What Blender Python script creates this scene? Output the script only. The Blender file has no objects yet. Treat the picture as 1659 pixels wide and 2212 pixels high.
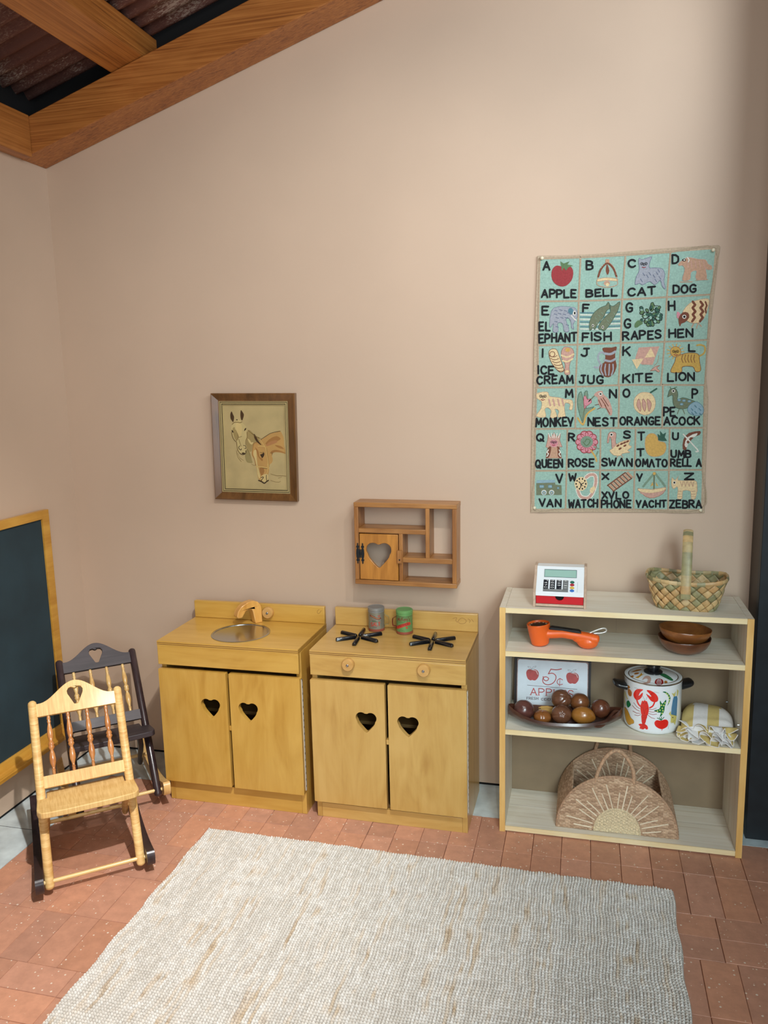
import bpy, bmesh, math, random
from mathutils import Vector, Matrix
from mathutils.geometry import tessellate_polygon
random.seed(7)
R = math.radians
PI = math.pi
scene = bpy.context.scene
COL = scene.collection

# ------------------------------------------------------------------ camera
W, H, F = 1659, 2212, 1722.1
CAM = Vector((1.9785, -2.7639, 1.5))
CR = Vector((0.9697, 0.2426, -0.0236)); CU = Vector((-0.0176, 0.1665, 0.9859)); CF = Vector((-0.2434, 0.9557, -0.1648))
CR.normalize(); CF = (CF - CR * CF.dot(CR)).normalized(); CU = CR.cross(CF).normalized()
cam_data = bpy.data.cameras.new('camera'); cam = bpy.data.objects.new('camera', cam_data); COL.objects.link(cam)
cam_data.sensor_fit = 'VERTICAL'; cam_data.sensor_height = 24.0; cam_data.lens = F / H * 24.0
cam_data.clip_start = 0.02
cam.matrix_world = Matrix(((CR.x, CU.x, -CF.x, CAM.x), (CR.y, CU.y, -CF.y, CAM.y), (CR.z, CU.z, -CF.z, CAM.z), (0, 0, 0, 1)))
scene.camera = cam

def pray(px, py):
    return CR * ((px - W / 2) / F) - CU * ((py - H / 2) / F) + CF
def at(px, py, o, n):            # photo point -> world point on the plane through o with normal n
    d = pray(px, py); o = Vector(o); n = Vector(n)
    return CAM + d * ((o - CAM).dot(n) / d.dot(n))
def at_cyl(px, py, cx, cy, r):   # photo point -> (angle, z) on an upright cylinder
    d = pray(px, py); ox, oy = CAM.x - cx, CAM.y - cy
    a = d.x ** 2 + d.y ** 2; b = 2 * (ox * d.x + oy * d.y); c = ox * ox + oy * oy - r * r
    q = b * b - 4 * a * c
    t = (-b - math.sqrt(max(q, 0))) / (2 * a)
    p = CAM + d * t
    return math.atan2(p.y - cy, p.x - cx), p.z

# ------------------------------------------------------------------ world, lamps, exposure
scene.view_settings.view_transform = 'Standard'
scene.view_settings.look = 'None'
scene.view_settings.gamma = 1.0
scene.view_settings.exposure = 0.18
scene.view_settings.use_curve_mapping = False
world = bpy.data.worlds.new('daylight'); scene.world = world; world.use_nodes = True
bg = world.node_tree.nodes['Background']
bg.inputs[0].default_value = (0.93, 0.96, 1.0, 1); bg.inputs[1].default_value = 0.26

def spot(name, loc, target, energy, size=0.04, angle=95, blend=0.8, color=(1, .975, .94)):
    l = bpy.data.lights.new(name, 'SPOT'); l.energy = energy; l.shadow_soft_size = size
    l.spot_size = R(angle); l.spot_blend = blend; l.color = color
    o = bpy.data.objects.new(name, l); COL.objects.link(o); o.location = loc
    o.rotation_euler = (Vector(target) - Vector(loc)).to_track_quat('-Z', 'Y').to_euler(); return o
spot('track_spot', (2.05, -2.1, 2.9), (0.38, -1.25, 0.0), 320, .025, 60, 1.0)
spot('track_spot', (2.0, -2.05, 2.95), (1.15, -0.1, 1.15), 54, .025, 66, 1.0)
spot('track_spot', (2.75, -2.15, 3.0), (1.1, -0.1, 1.3), 55, .025, 54, 1.0)
spot('upper_wall_fill', (1.7, -2.7, 2.55), (1.25, 0, 2.2), 36, .25, 100, 1.0)  # soft fill added to brighten the upper wall, not a lamp of the track
spot('track_spot', (1.45, -1.45, 2.75), (0.9, -1.1, 0.0), 34, .04, 70, 1.0)
def area(name, loc, target, sx, sy, energy, color=(1, 1, 1), spread=180):
    l = bpy.data.lights.new(name, 'AREA'); l.shape = 'RECTANGLE'; l.size = sx; l.size_y = sy; l.energy = energy; l.color = color; l.spread = R(spread)
    o = bpy.data.objects.new(name, l); COL.objects.link(o); o.location = loc
    o.rotation_euler = (Vector(target) - Vector(loc)).to_track_quat('-Z', 'Y').to_euler(); return o
area('clerestory_daylight', (3.5, -1.3, 2.7), (1.95, 0, 2.3), 1.2, 0.6, 7.5, (.84, .93, 1), 70)
area('room_daylight', (2.6, -4.0, 1.3), (1.8, 0, 1.0), 2.2, 1.5, 31, (.88, .96, 1))
area('bookcase_fill', (2.95, -2.9, 1.75), (2.15, 0, 0.3), 1.1, 1.1, 6.6, (.78, .95, 1), 48)  # unseen cool fill added to brighten the bookcase; no doorway is modelled

# ------------------------------------------------------------------ colours and materials
def lin(c):
    return tuple((x / 255 / 12.92) if x / 255 <= .04045 else ((x / 255 + .055) / 1.055) ** 2.4 for x in c[:3]) + (1,)
MATS = {}
def nodes_of(name):
    m = bpy.data.materials.new(name); m.use_nodes = True
    nt = m.node_tree; b = nt.nodes['Principled BSDF']; return m, nt, b
def plain(name, c, rough=.5, metal=0, coat=0, noise=0, nscale=60, bump=0, bscale=200):
    if name in MATS: return MATS[name]
    m, nt, b = nodes_of(name)
    b.inputs['Base Color'].default_value = lin(c); b.inputs['Roughness'].default_value = rough; b.inputs['Metallic'].default_value = metal
    b.inputs['Coat Weight'].default_value = coat
    tc = nt.nodes.new('ShaderNodeTexCoord')
    if noise:
        n = nt.nodes.new('ShaderNodeTexNoise'); n.inputs['Scale'].default_value = nscale; n.inputs['Detail'].default_value = 5
        nt.links.new(tc.outputs['Object'], n.inputs['Vector'])
        r = nt.nodes.new('ShaderNodeValToRGB'); r.color_ramp.elements[0].position = .3; r.color_ramp.elements[1].position = .7
        r.color_ramp.elements[0].color = lin([x * (1 - noise) for x in c]); r.color_ramp.elements[1].color = lin([min(255, x * (1 + noise)) for x in c])
        nt.links.new(n.outputs['Fac'], r.inputs[0]); nt.links.new(r.outputs[0], b.inputs['Base Color'])
    if bump:
        n2 = nt.nodes.new('ShaderNodeTexNoise'); n2.inputs['Scale'].default_value = bscale; n2.inputs['Detail'].default_value = 3
        nt.links.new(tc.outputs['Object'], n2.inputs['Vector'])
        bp = nt.nodes.new('ShaderNodeBump'); bp.inputs['Strength'].default_value = bump; bp.inputs['Distance'].default_value = .002
        nt.links.new(n2.outputs['Fac'], bp.inputs['Height']); nt.links.new(bp.outputs[0], b.inputs['Normal'])
    MATS[name] = m; return m
def wood(name, c1, c2, axis='X', fine=90, along=4, rough=.4, coat=0, blotch=.5, c3=None, dist=.6, bump=.08, detail=6):
    """grain stretched along one axis of the thing, plus larger blotches"""
    if name in MATS: return MATS[name]
    m, nt, b = nodes_of(name); L = nt.links.new
    b.inputs['Roughness'].default_value = rough; b.inputs['Coat Weight'].default_value = coat; b.inputs['Coat Roughness'].default_value = .15
    tc = nt.nodes.new('ShaderNodeTexCoord'); oi = nt.nodes.new('ShaderNodeObjectInfo')
    ml = nt.nodes.new('ShaderNodeMath'); ml.operation = 'MULTIPLY'; ml.inputs[1].default_value = 7.3; L(oi.outputs['Random'], ml.inputs[0])
    ad = nt.nodes.new('ShaderNodeVectorMath'); ad.operation = 'ADD'; L(tc.outputs['Object'], ad.inputs[0]); L(ml.outputs[0], ad.inputs[1])
    mp = nt.nodes.new('ShaderNodeMapping'); s = [fine] * 3; s['XYZ'.index(axis)] = along; mp.inputs['Scale'].default_value = s
    L(ad.outputs[0], mp.inputs[0])
    n = nt.nodes.new('ShaderNodeTexNoise'); n.inputs['Scale'].default_value = 1; n.inputs['Detail'].default_value = detail; n.inputs['Distortion'].default_value = dist
    n.inputs['Roughness'].default_value = .62
    L(mp.outputs[0], n.inputs['Vector'])
    mp2 = nt.nodes.new('ShaderNodeMapping'); s2 = [9] * 3; s2['XYZ'.index(axis)] = 2.5; mp2.inputs['Scale'].default_value = s2; L(ad.outputs[0], mp2.inputs[0])
    n2 = nt.nodes.new('ShaderNodeTexNoise'); n2.inputs['Scale'].default_value = 1.3; n2.inputs['Detail'].default_value = 3; n2.inputs['Distortion'].default_value = 1.2
    L(mp2.outputs[0], n2.inputs['Vector'])
    mx = nt.nodes.new('ShaderNodeMix'); mx.inputs[0].default_value = blotch; L(n.outputs['Fac'], mx.inputs[2]); L(n2.outputs['Fac'], mx.inputs[3])
    r = nt.nodes.new('ShaderNodeValToRGB'); e = r.color_ramp.elements
    e[0].position = .33; e[0].color = lin(c2); e[1].position = .62; e[1].color = lin(c1)
    if c3: q = e.new(.45); q.color = lin(c3)
    L(mx.outputs[0], r.inputs[0]); L(r.outputs[0], b.inputs['Base Color'])
    if bump:
        bp = nt.nodes.new('ShaderNodeBump'); bp.inputs['Strength'].default_value = bump; bp.inputs['Distance'].default_value = .002
        L(n.outputs['Fac'], bp.inputs['Height']); L(bp.outputs[0], b.inputs['Normal'])
    MATS[name] = m; return m
def attr_mat(name, rough=.6, attr='tint', noise=.12, nscale=80, coat=0, bump=0, bscale=300, stretch=None):
    """colour of each piece comes from the mesh attribute 'tint' (dye / clay / strip colour)"""
    if name in MATS: return MATS[name]
    m, nt, b = nodes_of(name); L = nt.links.new
    b.inputs['Roughness'].default_value = rough; b.inputs['Coat Weight'].default_value = coat
    a = nt.nodes.new('ShaderNodeAttribute'); a.attribute_name = attr
    tc = nt.nodes.new('ShaderNodeTexCoord'); n = nt.nodes.new('ShaderNodeTexNoise'); n.inputs['Scale'].default_value = nscale; n.inputs['Detail'].default_value = 6
    L(tc.outputs['Object'], n.inputs['Vector'])
    hs = nt.nodes.new('ShaderNodeHueSaturation'); mr = nt.nodes.new('ShaderNodeMapRange')
    mr.inputs[1].default_value = .3; mr.inputs[2].default_value = .7; mr.inputs[3].default_value = 1 - noise; mr.inputs[4].default_value = 1 + noise
    L(n.outputs['Fac'], mr.inputs[0]); L(mr.outputs[0], hs.inputs['Value']); L(a.outputs['Color'], hs.inputs['Color']); L(hs.outputs[0], b.inputs['Base Color'])
    if bump:
        n2 = nt.nodes.new('ShaderNodeTexNoise'); n2.inputs['Scale'].default_value = bscale; n2.inputs['Detail'].default_value = 4; L(tc.outputs['Object'], n2.inputs['Vector'])
        bp = nt.nodes.new('ShaderNodeBump'); bp.inputs['Strength'].default_value = bump; bp.inputs['Distance'].default_value = .002
        L(n2.outputs['Fac'], bp.inputs['Height']); L(bp.outputs[0], b.inputs['Normal'])
    MATS[name] = m; return m

# ------------------------------------------------------------------ mesh builder
def crom(pts, n=6, closed=True):
    P = [Vector(p) for p in pts]; out = []; N = len(P)
    rng = range(N) if closed else range(N - 1)
    for i in rng:
        if closed: a, b, c, d = P[i - 1], P[i], P[(i + 1) % N], P[(i + 2) % N]
        else: a, b, c, d = P[max(i - 1, 0)], P[i], P[i + 1], P[min(i + 2, N - 1)]
        for k in range(n):
            t = k / n
            out.append(.5 * ((2 * b) + (c - a) * t + (2 * a - 5 * b + 4 * c - d) * t * t + (3 * b - a - 3 * c + d) * t ** 3))
    if not closed: out.append(P[-1])
    return out
class MB:
    def __init__(s): s.v = []; s.f = []; s.m = []; s.tint = []
    def add(s, verts, faces, m=0, tint=None):
        o = len(s.v); s.v += [tuple(x) for x in verts]
        for f in faces: s.f.append([i + o for i in f]); s.m.append(m); s.tint.append(tint)
    def obox(s, c, ax, ay, az, m=0):
        c, ax, ay, az = map(Vector, (c, ax, ay, az)); v = []
        for k in (-1, 1):
            for j in (-1, 1):
                for i in (-1, 1): v.append(c + ax * i + ay * j + az * k)
        s.add(v, [(0, 2, 3, 1), (4, 5, 7, 6), (0, 1, 5, 4), (2, 6, 7, 3), (0, 4, 6, 2), (1, 3, 7, 5)], m); return s
    def box(s, x0, x1, y0, y1, z0, z1, m=0):
        return s.obox(((x0 + x1) / 2, (y0 + y1) / 2, (z0 + z1) / 2), ((x1 - x0) / 2, 0, 0), (0, (y1 - y0) / 2, 0), (0, 0, (z1 - z0) / 2), m)
    def plate(s, outer, holes, fn, t0, t1, m=0):
        """2-D outline with holes, extruded between w=t0 and w=t1 by fn(u, v, w)"""
        loops = [[Vector((p[0], p[1], 0)) for p in lp] for lp in [outer] + list(holes)]
        tri = tessellate_polygon(loops); flat = [p for lp in loops for p in lp]; n = len(flat)
        v = [fn(p.x, p.y, t0) for p in flat] + [fn(p.x, p.y, t1) for p in flat]
        f = [tuple(t) for t in tri] + [tuple(i + n for i in reversed(t)) for t in tri]; o = 0
        for lp in loops:
            k = len(lp)
            for i in range(k):
                a, b = o + i, o + (i + 1) % k; f.append((a, b, b + n, a + n))
            o += k
        s.add(v, f, m); return s
    def loft(s, rings, closed=True, caps=True, m=0):
        n = len(rings[0]); v = [p for r in rings for p in r]; f = []
        for i in range(len(rings) - 1):
            for j in range(n if closed else n - 1):
                a = i * n + j; b = i * n + (j + 1) % n; f.append((a, b, b + n, a + n))
        if caps and closed:
            f.append(tuple(range(n))[::-1]); f.append(tuple((len(rings) - 1) * n + j for j in range(n)))
        s.add(v, f, m); return s
    def tube(s, path, r, n=10, caps=True, m=0, ry=None, up=None, round_end=0):
        P = [Vector(p) for p in path]; k = len(P)
        rr = list(r) if hasattr(r, '__len__') else [r] * k
        rz = (list(ry) if hasattr(ry, '__len__') else [ry] * k) if ry is not None else rr
        if round_end:
            d0 = (P[0] - P[1]).normalized(); d1 = (P[-1] - P[-2]).normalized(); h, hz = rr[0], rz[0]; g, gz = rr[-1], rz[-1]; e0, e1 = P[0], P[-1]
            A = [30, 60, 85]
            P = [e0 + d0 * round_end * math.sin(R(a)) for a in A[::-1]] + P + [e1 + d1 * round_end * math.sin(R(a)) for a in A]
            rr = [h * math.cos(R(a)) for a in A[::-1]] + rr + [g * math.cos(R(a)) for a in A]
            rz = [hz * math.cos(R(a)) for a in A[::-1]] + rz + [gz * math.cos(R(a)) for a in A]; k = len(P)
        rings = []; T0 = (P[1] - P[0]).normalized(); u = Vector(up) if up else Vector((0, 0, 1))
        if abs(T0.dot(u)) > .98: u = Vector((0, 1, 0)) if not up else Vector((1, 0, 0))
        for i in range(k):
            T = (P[min(i + 1, k - 1)] - P[max(i - 1, 0)]).normalized()
            a = (u - T * u.dot(T)).normalized(); u = a; b = T.cross(a)
            rings.append([P[i] + a * (rr[i] * math.cos(2 * PI * j / n)) + b * (rz[i] * math.sin(2 * PI * j / n)) for j in range(n)])
        return s.loft(rings, True, caps, m)
    def lathe(s, prof, n=32, c=(0, 0, 0), fn=None, m=0, lobes=None):
        rings = []
        for r, z in prof:
            ring = []
            for j in range(n):
                a = 2 * PI * j / n; q = r * (lobes(a, z) if lobes else 1)
                p = Vector((q * math.cos(a), q * math.sin(a), z)); ring.append((fn(p) if fn else p) + Vector(c))
            rings.append(ring)
        return s.loft(rings, True, True, m)
    def ball(s, c, rx, ry, rz, n=20, k=12, m=0, fn=None):
        c = Vector(c); rings = []
        for i in range(k + 1):
            t = PI * (i + .02) / (k + .04); ring = []
            for j in range(n):
                a = 2 * PI * j / n; d = Vector((math.sin(t) * math.cos(a), math.sin(t) * math.sin(a), -math.cos(t)))
                q = fn(d) if fn else 1; ring.append(c + Vector((d.x * rx * q, d.y * ry * q, d.z * rz * q)))
            rings.append(ring)
        return s.loft(rings, True, True, m)
    def grid(s, fn, nu, nv, closeu=False, m=0):
        v = [fn(i / (nu if closeu else nu - 1), j / (nv - 1)) for j in range(nv) for i in range(nu)]; f = []
        for j in range(nv - 1):
            for i in range(nu if closeu else nu - 1):
                a = j * nu + i; b = j * nu + (i + 1) % nu; f.append((a, b, b + nu, a + nu))
        s.add(v, f, m); return s
    def build(s, name, mats, parent=None, bevel=0, smooth=38, seg=2, solid=0, label=None, normals=True):
        me = bpy.data.meshes.new(name); me.from_pydata(s.v, [], s.f); me.update()
        for mt in (mats if isinstance(mats, (list, tuple)) else [mats]): me.materials.append(mt)
        me.polygons.foreach_set('material_index', s.m)
        if any(t is not None for t in s.tint):
            at_ = me.color_attributes.new('tint', 'FLOAT_COLOR', 'CORNER'); buf = []
            for p in me.polygons: buf += list(s.tint[p.index] or (1, 1, 1, 1)) * p.loop_total
            at_.data.foreach_set('color', buf)
        if normals:
            b = bmesh.new(); b.from_mesh(me); bmesh.ops.recalc_face_normals(b, faces=b.faces); b.to_mesh(me); b.free()
        me.polygons.foreach_set('use_smooth', [True] * len(me.polygons)); me.set_sharp_from_angle(angle=R(smooth))
        o = bpy.data.objects.new(name, me); COL.objects.link(o)
        if parent: o.parent = parent
        if solid: d = o.modifiers.new('thick', 'SOLIDIFY'); d.thickness = solid; d.offset = 0
        if bevel:
            d = o.modifiers.new('bevel', 'BEVEL'); d.width = bevel; d.segments = seg; d.limit_method = 'ANGLE'; d.angle_limit = R(40)
        if label: o['label'] = label
        return o
def tag(o, label, cat, group=None):
    o['label'] = label; o['category'] = cat
    if group: o['group'] = group
    return o
def thing(name, label, cat, loc=(0, 0, 0), rot=(0, 0, 0), group=None):
    o = bpy.data.objects.new(name, None); COL.objects.link(o); o.location = loc; o.rotation_euler = rot; o.empty_display_size = .05
    return tag(o, label, cat, group)
def struct(o, label=None):
    o['kind'] = 'structure'
    if label: o['label'] = label
    return o
def copy_tree(o, parent=None):
    c = o.copy(); COL.objects.link(c)
    if parent: c.parent = parent
    for ch in list(o.children): copy_tree(ch, c)
    return c
def heart(cx, cy, w, h, n=14):
    """heart outline centred on (cx, cy): two round lobes, shallow notch, soft tip"""
    P = []; r = .272
    for k in range(n + 1): a = R(128 - 168 * k / n); P.append((.228 + r * math.cos(a), .228 + r * math.sin(a)))
    P += [(.415, -.04), (.35, -.145), (.26, -.255), (.165, -.36), (.085, -.445), (.04, -.487), (0, -.5)]
    Q = P + [(-x, y) for x, y in P[:-1][::-1]]
    return [(cx + x * w, cy + y * h) for x, y in Q]
def rrect(x0, x1, y0, y1, r, n=5):
    P = []
    for cx, cy, a0 in ((x1 - r, y1 - r, 0), (x0 + r, y1 - r, 90), (x0 + r, y0 + r, 180), (x1 - r, y0 + r, 270)):
        for k in range(n + 1):
            a = R(a0 + 90 * k / n); P.append((cx + r * math.cos(a), cy + r * math.sin(a)))
    return P
XZ = lambda u, v, w: (u, w, v)      # plate standing in the x-z plane, thickness along y
XY = lambda u, v, w: (u, v, w)
YZ = lambda u, v, w: (w, u, v)

# ------------------------------------------------------------------ flat drawings: filled shapes and strokes placed on a surface
def arcpts(cx, cy, rx, ry, a0, a1, n=8):
    return [(cx + rx * math.cos(R(a0 + (a1 - a0) * i / n)), cy + ry * math.sin(R(a0 + (a1 - a0) * i / n))) for i in range(n + 1)]
GL = {
 'A': [[(0, 0), (.34, 1), (.68, 0)], [(.12, .34), (.56, .34)]], 'L^': [[(0, 0), (.34, 1), (.68, 0)]],
 'B': [[(0, 0), (0, 1), (.38, .98), (.56, .86), (.56, .68), (.38, .54), (0, .52)], [(.38, .53), (.62, .4), (.62, .15), (.4, 0), (0, 0)]],
 'C': [[(.62, .82), (.46, .98), (.26, .98), (.08, .82), (0, .5), (.08, .18), (.26, .02), (.46, .02), (.62, .18)]],
 'D': [[(0, 0), (0, 1), (.34, .98), (.58, .78), (.62, .5), (.58, .22), (.34, .02), (0, 0)]],
 'E': [[(.54, 1), (0, 1), (0, 0), (.56, 0)], [(0, .52), (.44, .52)]], 'F': [[(.54, 1), (0, 1), (0, 0)], [(0, .52), (.44, .52)]],
 'G': [[(.62, .82), (.46, .98), (.26, .98), (.08, .82), (0, .5), (.08, .18), (.26, .02), (.46, .02), (.62, .16), (.62, .44), (.36, .44)]],
 'H': [[(0, 0), (0, 1)], [(.6, 0), (.6, 1)], [(0, .5), (.6, .5)]], 'I': [[(.05, 0), (.05, 1)]],
 'J': [[(.6, 1), (.2, 1)], [(.42, 1), (.42, .2), (.28, .02), (.1, .06), (0, .22)]],
 'K': [[(0, 0), (0, 1)], [(.58, 1), (.04, .45)], [(.2, .6), (.62, 0)]], 'L': [[(0, 1), (0, 0), (.54, 0)]],
 'M': [[(0, 0), (.06, 1), (.36, .3), (.66, 1), (.74, 0)]], 'N': [[(0, 0), (0, 1), (.6, 0), (.6, 1)]],
 'O': [arcpts(.34, .5, .34, .5, 90, 450, 14)], 'P': [[(0, 0), (0, 1), (.4, .98), (.6, .82), (.6, .62), (.4, .46), (0, .44)]],
 'Q': [arcpts(.34, .5, .34, .5, 90, 450, 14), [(.38, .28), (.7, -.04)]],
 'R': [[(0, 0), (0, 1), (.4, .98), (.6, .82), (.6, .66), (.4, .5), (0, .48)], [(.26, .48), (.64, 0)]],
 'S': [[(.58, .86), (.42, 1), (.18, 1), (.03, .84), (.06, .64), (.28, .52), (.5, .42), (.6, .24), (.52, .06), (.3, -.01), (.1, .03), (0, .16)]],
 'T': [[(0, 1), (.64, 1)], [(.32, 1), (.32, 0)]], 'U': [[(0, 1), (0, .28), (.12, .05), (.32, 0), (.52, .05), (.62, .28), (.62, 1)]],
 'V': [[(0, 1), (.32, 0), (.64, 1)]], 'W': [[(0, 1), (.16, 0), (.4, .7), (.62, 0), (.8, 1)]], 'X': [[(0, 0), (.6, 1)], [(0, 1), (.6, 0)]],
 'Y': [[(0, 1), (.32, .22), (.64, 1)], [(.32, .25), (.3, 0)]], 'Z': [[(0, 1), (.6, 1), (0, 0), (.62, 0)]],
 '0': [arcpts(.3, .5, .3, .5, 90, 450, 14)], '1': [[(.1, .8), (.3, 1), (.3, 0)]], '2': [[(.02, .8), (.18, .99), (.42, .99), (.58, .8), (.5, .56), (0, 0), (.6, 0)]],
 '3': [[(.02, .86), (.2, 1), (.45, .97), (.56, .78), (.44, .58), (.22, .53)], [(.24, .53), (.48, .48), (.6, .28), (.48, .05), (.22, 0), (0, .14)]],
 '4': [[(.45, 0), (.45, 1), (0, .3), (.62, .3)]], '5': [[(.55, 1), (.1, 1), (.05, .55), (.3, .62), (.54, .5), (.58, .24), (.42, .03), (.2, 0), (0, .12)]],
 '6': [[(.5, .95), (.25, .85), (.05, .5), (.05, .2), (.25, 0), (.48, .08), (.56, .3), (.4, .52), (.15, .48), (.05, .3)]], '7': [[(0, 1), (.58, 1), (.2, 0)]],
 '8': [arcpts(.3, .75, .23, .24, 90, 450, 12), arcpts(.3, .26, .29, .26, 90, 450, 12)], '9': [[(.1, .05), (.35, .15), (.55, .5), (.55, .8), (.35, 1), (.12, .92), (.04, .7), (.2, .48), (.45, .52), (.55, .7)]],
 '+': [[(0, .5), (.6, .5)], [(.3, .2), (.3, .8)]], '-': [[(0, .5), (.6, .5)]], '%': [[(0, .5), (.6, .5)], [(.28, .8), (.32, .8)], [(.28, .2), (.32, .2)]], '.': [[(.28, .1), (.34, .1)]],
 "'": [[(.05, 1), (0, .75)]], ' ': [],
 'e': [[(0, .3), (.45, .34), (.4, .55), (.2, .62), (.03, .45), (.03, .18), (.2, 0), (.45, .1)]], 'n': [[(0, 0), (0, .6)], [(0, .42), (.2, .62), (.38, .5), (.4, 0)]],
 'y': [[(0, .6), (.2, .05)], [(.42, .6), (.1, -.3)]], 'c': [[(.4, .5), (.22, .62), (.03, .42), (.03, .18), (.22, 0), (.42, .12)]], 's': [[(.36, .55), (.15, .62), (.03, .48), (.3, .26), (.34, .08), (.15, 0), (0, .08)]],
}
SERIF = set('ABCDEFGHIJKLMNPRSTUVWXY5')
class Draw:
    """collects flat shapes in source coordinates, then maps them onto a surface; layer n floats n*step above it"""
    def __init__(s, src=None): s.polys = []; s.src = src or (lambda x, y: (x, y)); s.layer = 0
    def fill(s, mat, pts, smooth=0, layer=None):
        P = [s.src(*p) for p in pts]
        if smooth: P = [tuple(v) for v in crom([Vector((a, b)) for a, b in P], smooth)]
        s.polys.append((mat, P, s.layer if layer is None else layer))
    def ell(s, mat, cx, cy, rx, ry, ang=0, n=18, layer=None):
        c, q = math.cos(R(ang)), math.sin(R(ang))
        s.fill(mat, [(cx + rx * math.cos(2 * PI * i / n) * c - ry * math.sin(2 * PI * i / n) * q, cy + rx * math.cos(2 * PI * i / n) * q + ry * math.sin(2 * PI * i / n) * c) for i in range(n)], 0, layer)
    def line(s, mat, pts, w, smooth=0, layer=None, dots=True, w2=None):
        P = [Vector(p) for p in pts]
        if smooth: P = crom(P, smooth, False)
        n = len(P)
        for i in range(n - 1):
            a, b = P[i], P[i + 1]; d = b - a
            if d.length < 1e-9: continue
            q = Vector((-d.y, d.x)).normalized()
            wa = w if w2 is None else w + (w2 - w) * i / (n - 1); wb = w if w2 is None else w + (w2 - w) * (i + 1) / (n - 1)
            s.fill(mat, [a + q * wa / 2, b + q * wb / 2, b - q * wb / 2, a - q * wa / 2], 0, layer)
        if dots:
            for i, p in enumerate(P):
                wi = w if w2 is None else w + (w2 - w) * i / max(n - 1, 1)
                s.fill(mat, [(p.x + wi / 2 * math.cos(2 * PI * k / 8), p.y + wi / 2 * math.sin(2 * PI * k / 8)) for k in range(8)], 0, layer)
    def loop(s, mat, pts, w, smooth=0, layer=None):
        P = [Vector(p) for p in pts]
        if smooth: P = crom(P, smooth)
        s.line(mat, list(P) + [P[0]], w, 0, layer)
    def text(s, mat, txt, x0, y0, x1, y1, w, skew=0, serif=False, layer=None, jit=0, wide=1):
        """capitals spread over the box x0..x1, top y0, bottom y1; skew = rise of the line over its length"""
        ch = ['L^' if c == '^' else c for c in txt]
        adv = []
        for c in ch:
            g = GL[c]; adv.append((max([p[0] for st in g for p in st] or [.35]) if g else .3))
        gap = .26; tot = sum(adv) + gap * (len(ch) - 1); h = y1 - y0; sx = (x1 - x0) / tot; x = x0
        for c, a in zip(ch, adv):
            jx, jy, jr = (random.uniform(-jit, jit) * h, random.uniform(-jit, jit) * h, random.uniform(-jit, jit)) if jit else (0, 0, 0)
            def m(p, x=x):
                u = p[0] * sx; v = -p[1] * h
                return (x + u - v * jr * .6 + jx, y1 + v + u * jr + jy - skew * (x + u - x0) / max(x1 - x0, 1e-9))
            for st in GL[c]:
                s.line(mat, [m(p) for p in st], w, 0, layer)
                if serif and c in SERIF:
                    for e in (st[0], st[-1]):
                        if e[1] in (0, 1): s.line(mat, [m((e[0] - .13, e[1])), m((e[0] + .13, e[1]))], w * .45, 0, layer, False)
            x += (a + gap) * sx
    def to(s, mb, fn, mats, step=.0003, cuts=None):
        for ix, (mat, P, ly) in enumerate(s.polys):
            mi = mats.index(mat); ly = ly + (ix % 24) * .8e-5 / step      # neighbours never share exactly one plane
            tri = tessellate_polygon([[Vector((p[0], p[1], 0)) for p in P]])
            if cuts:
                b = bmesh.new(); vs = [b.verts.new((p[0], p[1], 0)) for p in P]
                for t in tri:
                    try: b.faces.new([vs[i] for i in t])
                    except ValueError: pass
                x0 = min(p[0] for p in P); x1 = max(p[0] for p in P); k = math.ceil(x0 / cuts)
                while k * cuts < x1:
                    bmesh.ops.bisect_plane(b, geom=b.verts[:] + b.edges[:] + b.faces[:], plane_co=(k * cuts, 0, 0), plane_no=(1, 0, 0)); k += 1
                b.verts.ensure_lookup_table(); b.verts.index_update()
                mb.add([fn(v.co.x, v.co.y, step * (ly + 1)) for v in b.verts], [[v.index for v in f.verts] for f in b.faces], mi); b.free()
            else: mb.add([fn(p[0], p[1], step * (ly + 1)) for p in P], [tuple(t) for t in tri], mi)

# ================================================================== the room
SL = .314                                   # roof slope
M_wall = plain('wall_paint', (204, 180, 157), .55, noise=.012, nscale=3, bump=.06, bscale=350)
M_dark = plain('dark_gap', (7, 7, 8), .9)
M_conc = plain('concrete', (198, 211, 213), .3, noise=.10, nscale=14, bump=.05, bscale=90)
def zr(x, off=0): return 2.305 + SL * x + off
w = MB()
def prism_xz(mb, pts, y0, y1, m=0): mb.plate(pts, [], XZ, y0, y1, m)
prism_xz(w, [(0, .008), (2.62, .008), (2.62, zr(2.62) + .2), (0, zr(0) + .2)], .12, 0)
struct(w.build('wall_back', M_wall), 'pinkish beige back wall with a sloping top')
w = MB().box(-.12, 0, -3.4, .12, .008, 2.31)
struct(w.build('wall_left', M_wall), 'pinkish beige side wall on the left')
w = MB().box(3.0, 3.12, -3.4, -.2, -.02, 2.15)  # unseen wall, added as a light blocker to darken the right floor
struct(w.build('blocker_wall_right', plain('right_wall_dark', (92, 84, 78), .7)), 'unseen low dark wall added to keep light off the floor at the right')
b = MB().box(0, 2.52, -.0, .06, -.02, .0075); b.box(-.06, 0, -3.4, .06, -.02, .0075)
struct(b.build('trim_1', M_dark), 'dark reveal line under the walls')
b = MB().box(-.12, 3.3, -.22, .12, -.05, 0); b.box(-.12, .208, -3.4, -.2205, -.05, 0)
for yy in (-.62, -1.25): b.box(.0, .208, yy - .0008, yy + .0008, 0, .0004, 1)
struct(b.build('trim_2', [M_conc, M_dark]), 'polished grey concrete strip around the brick floor')

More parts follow.
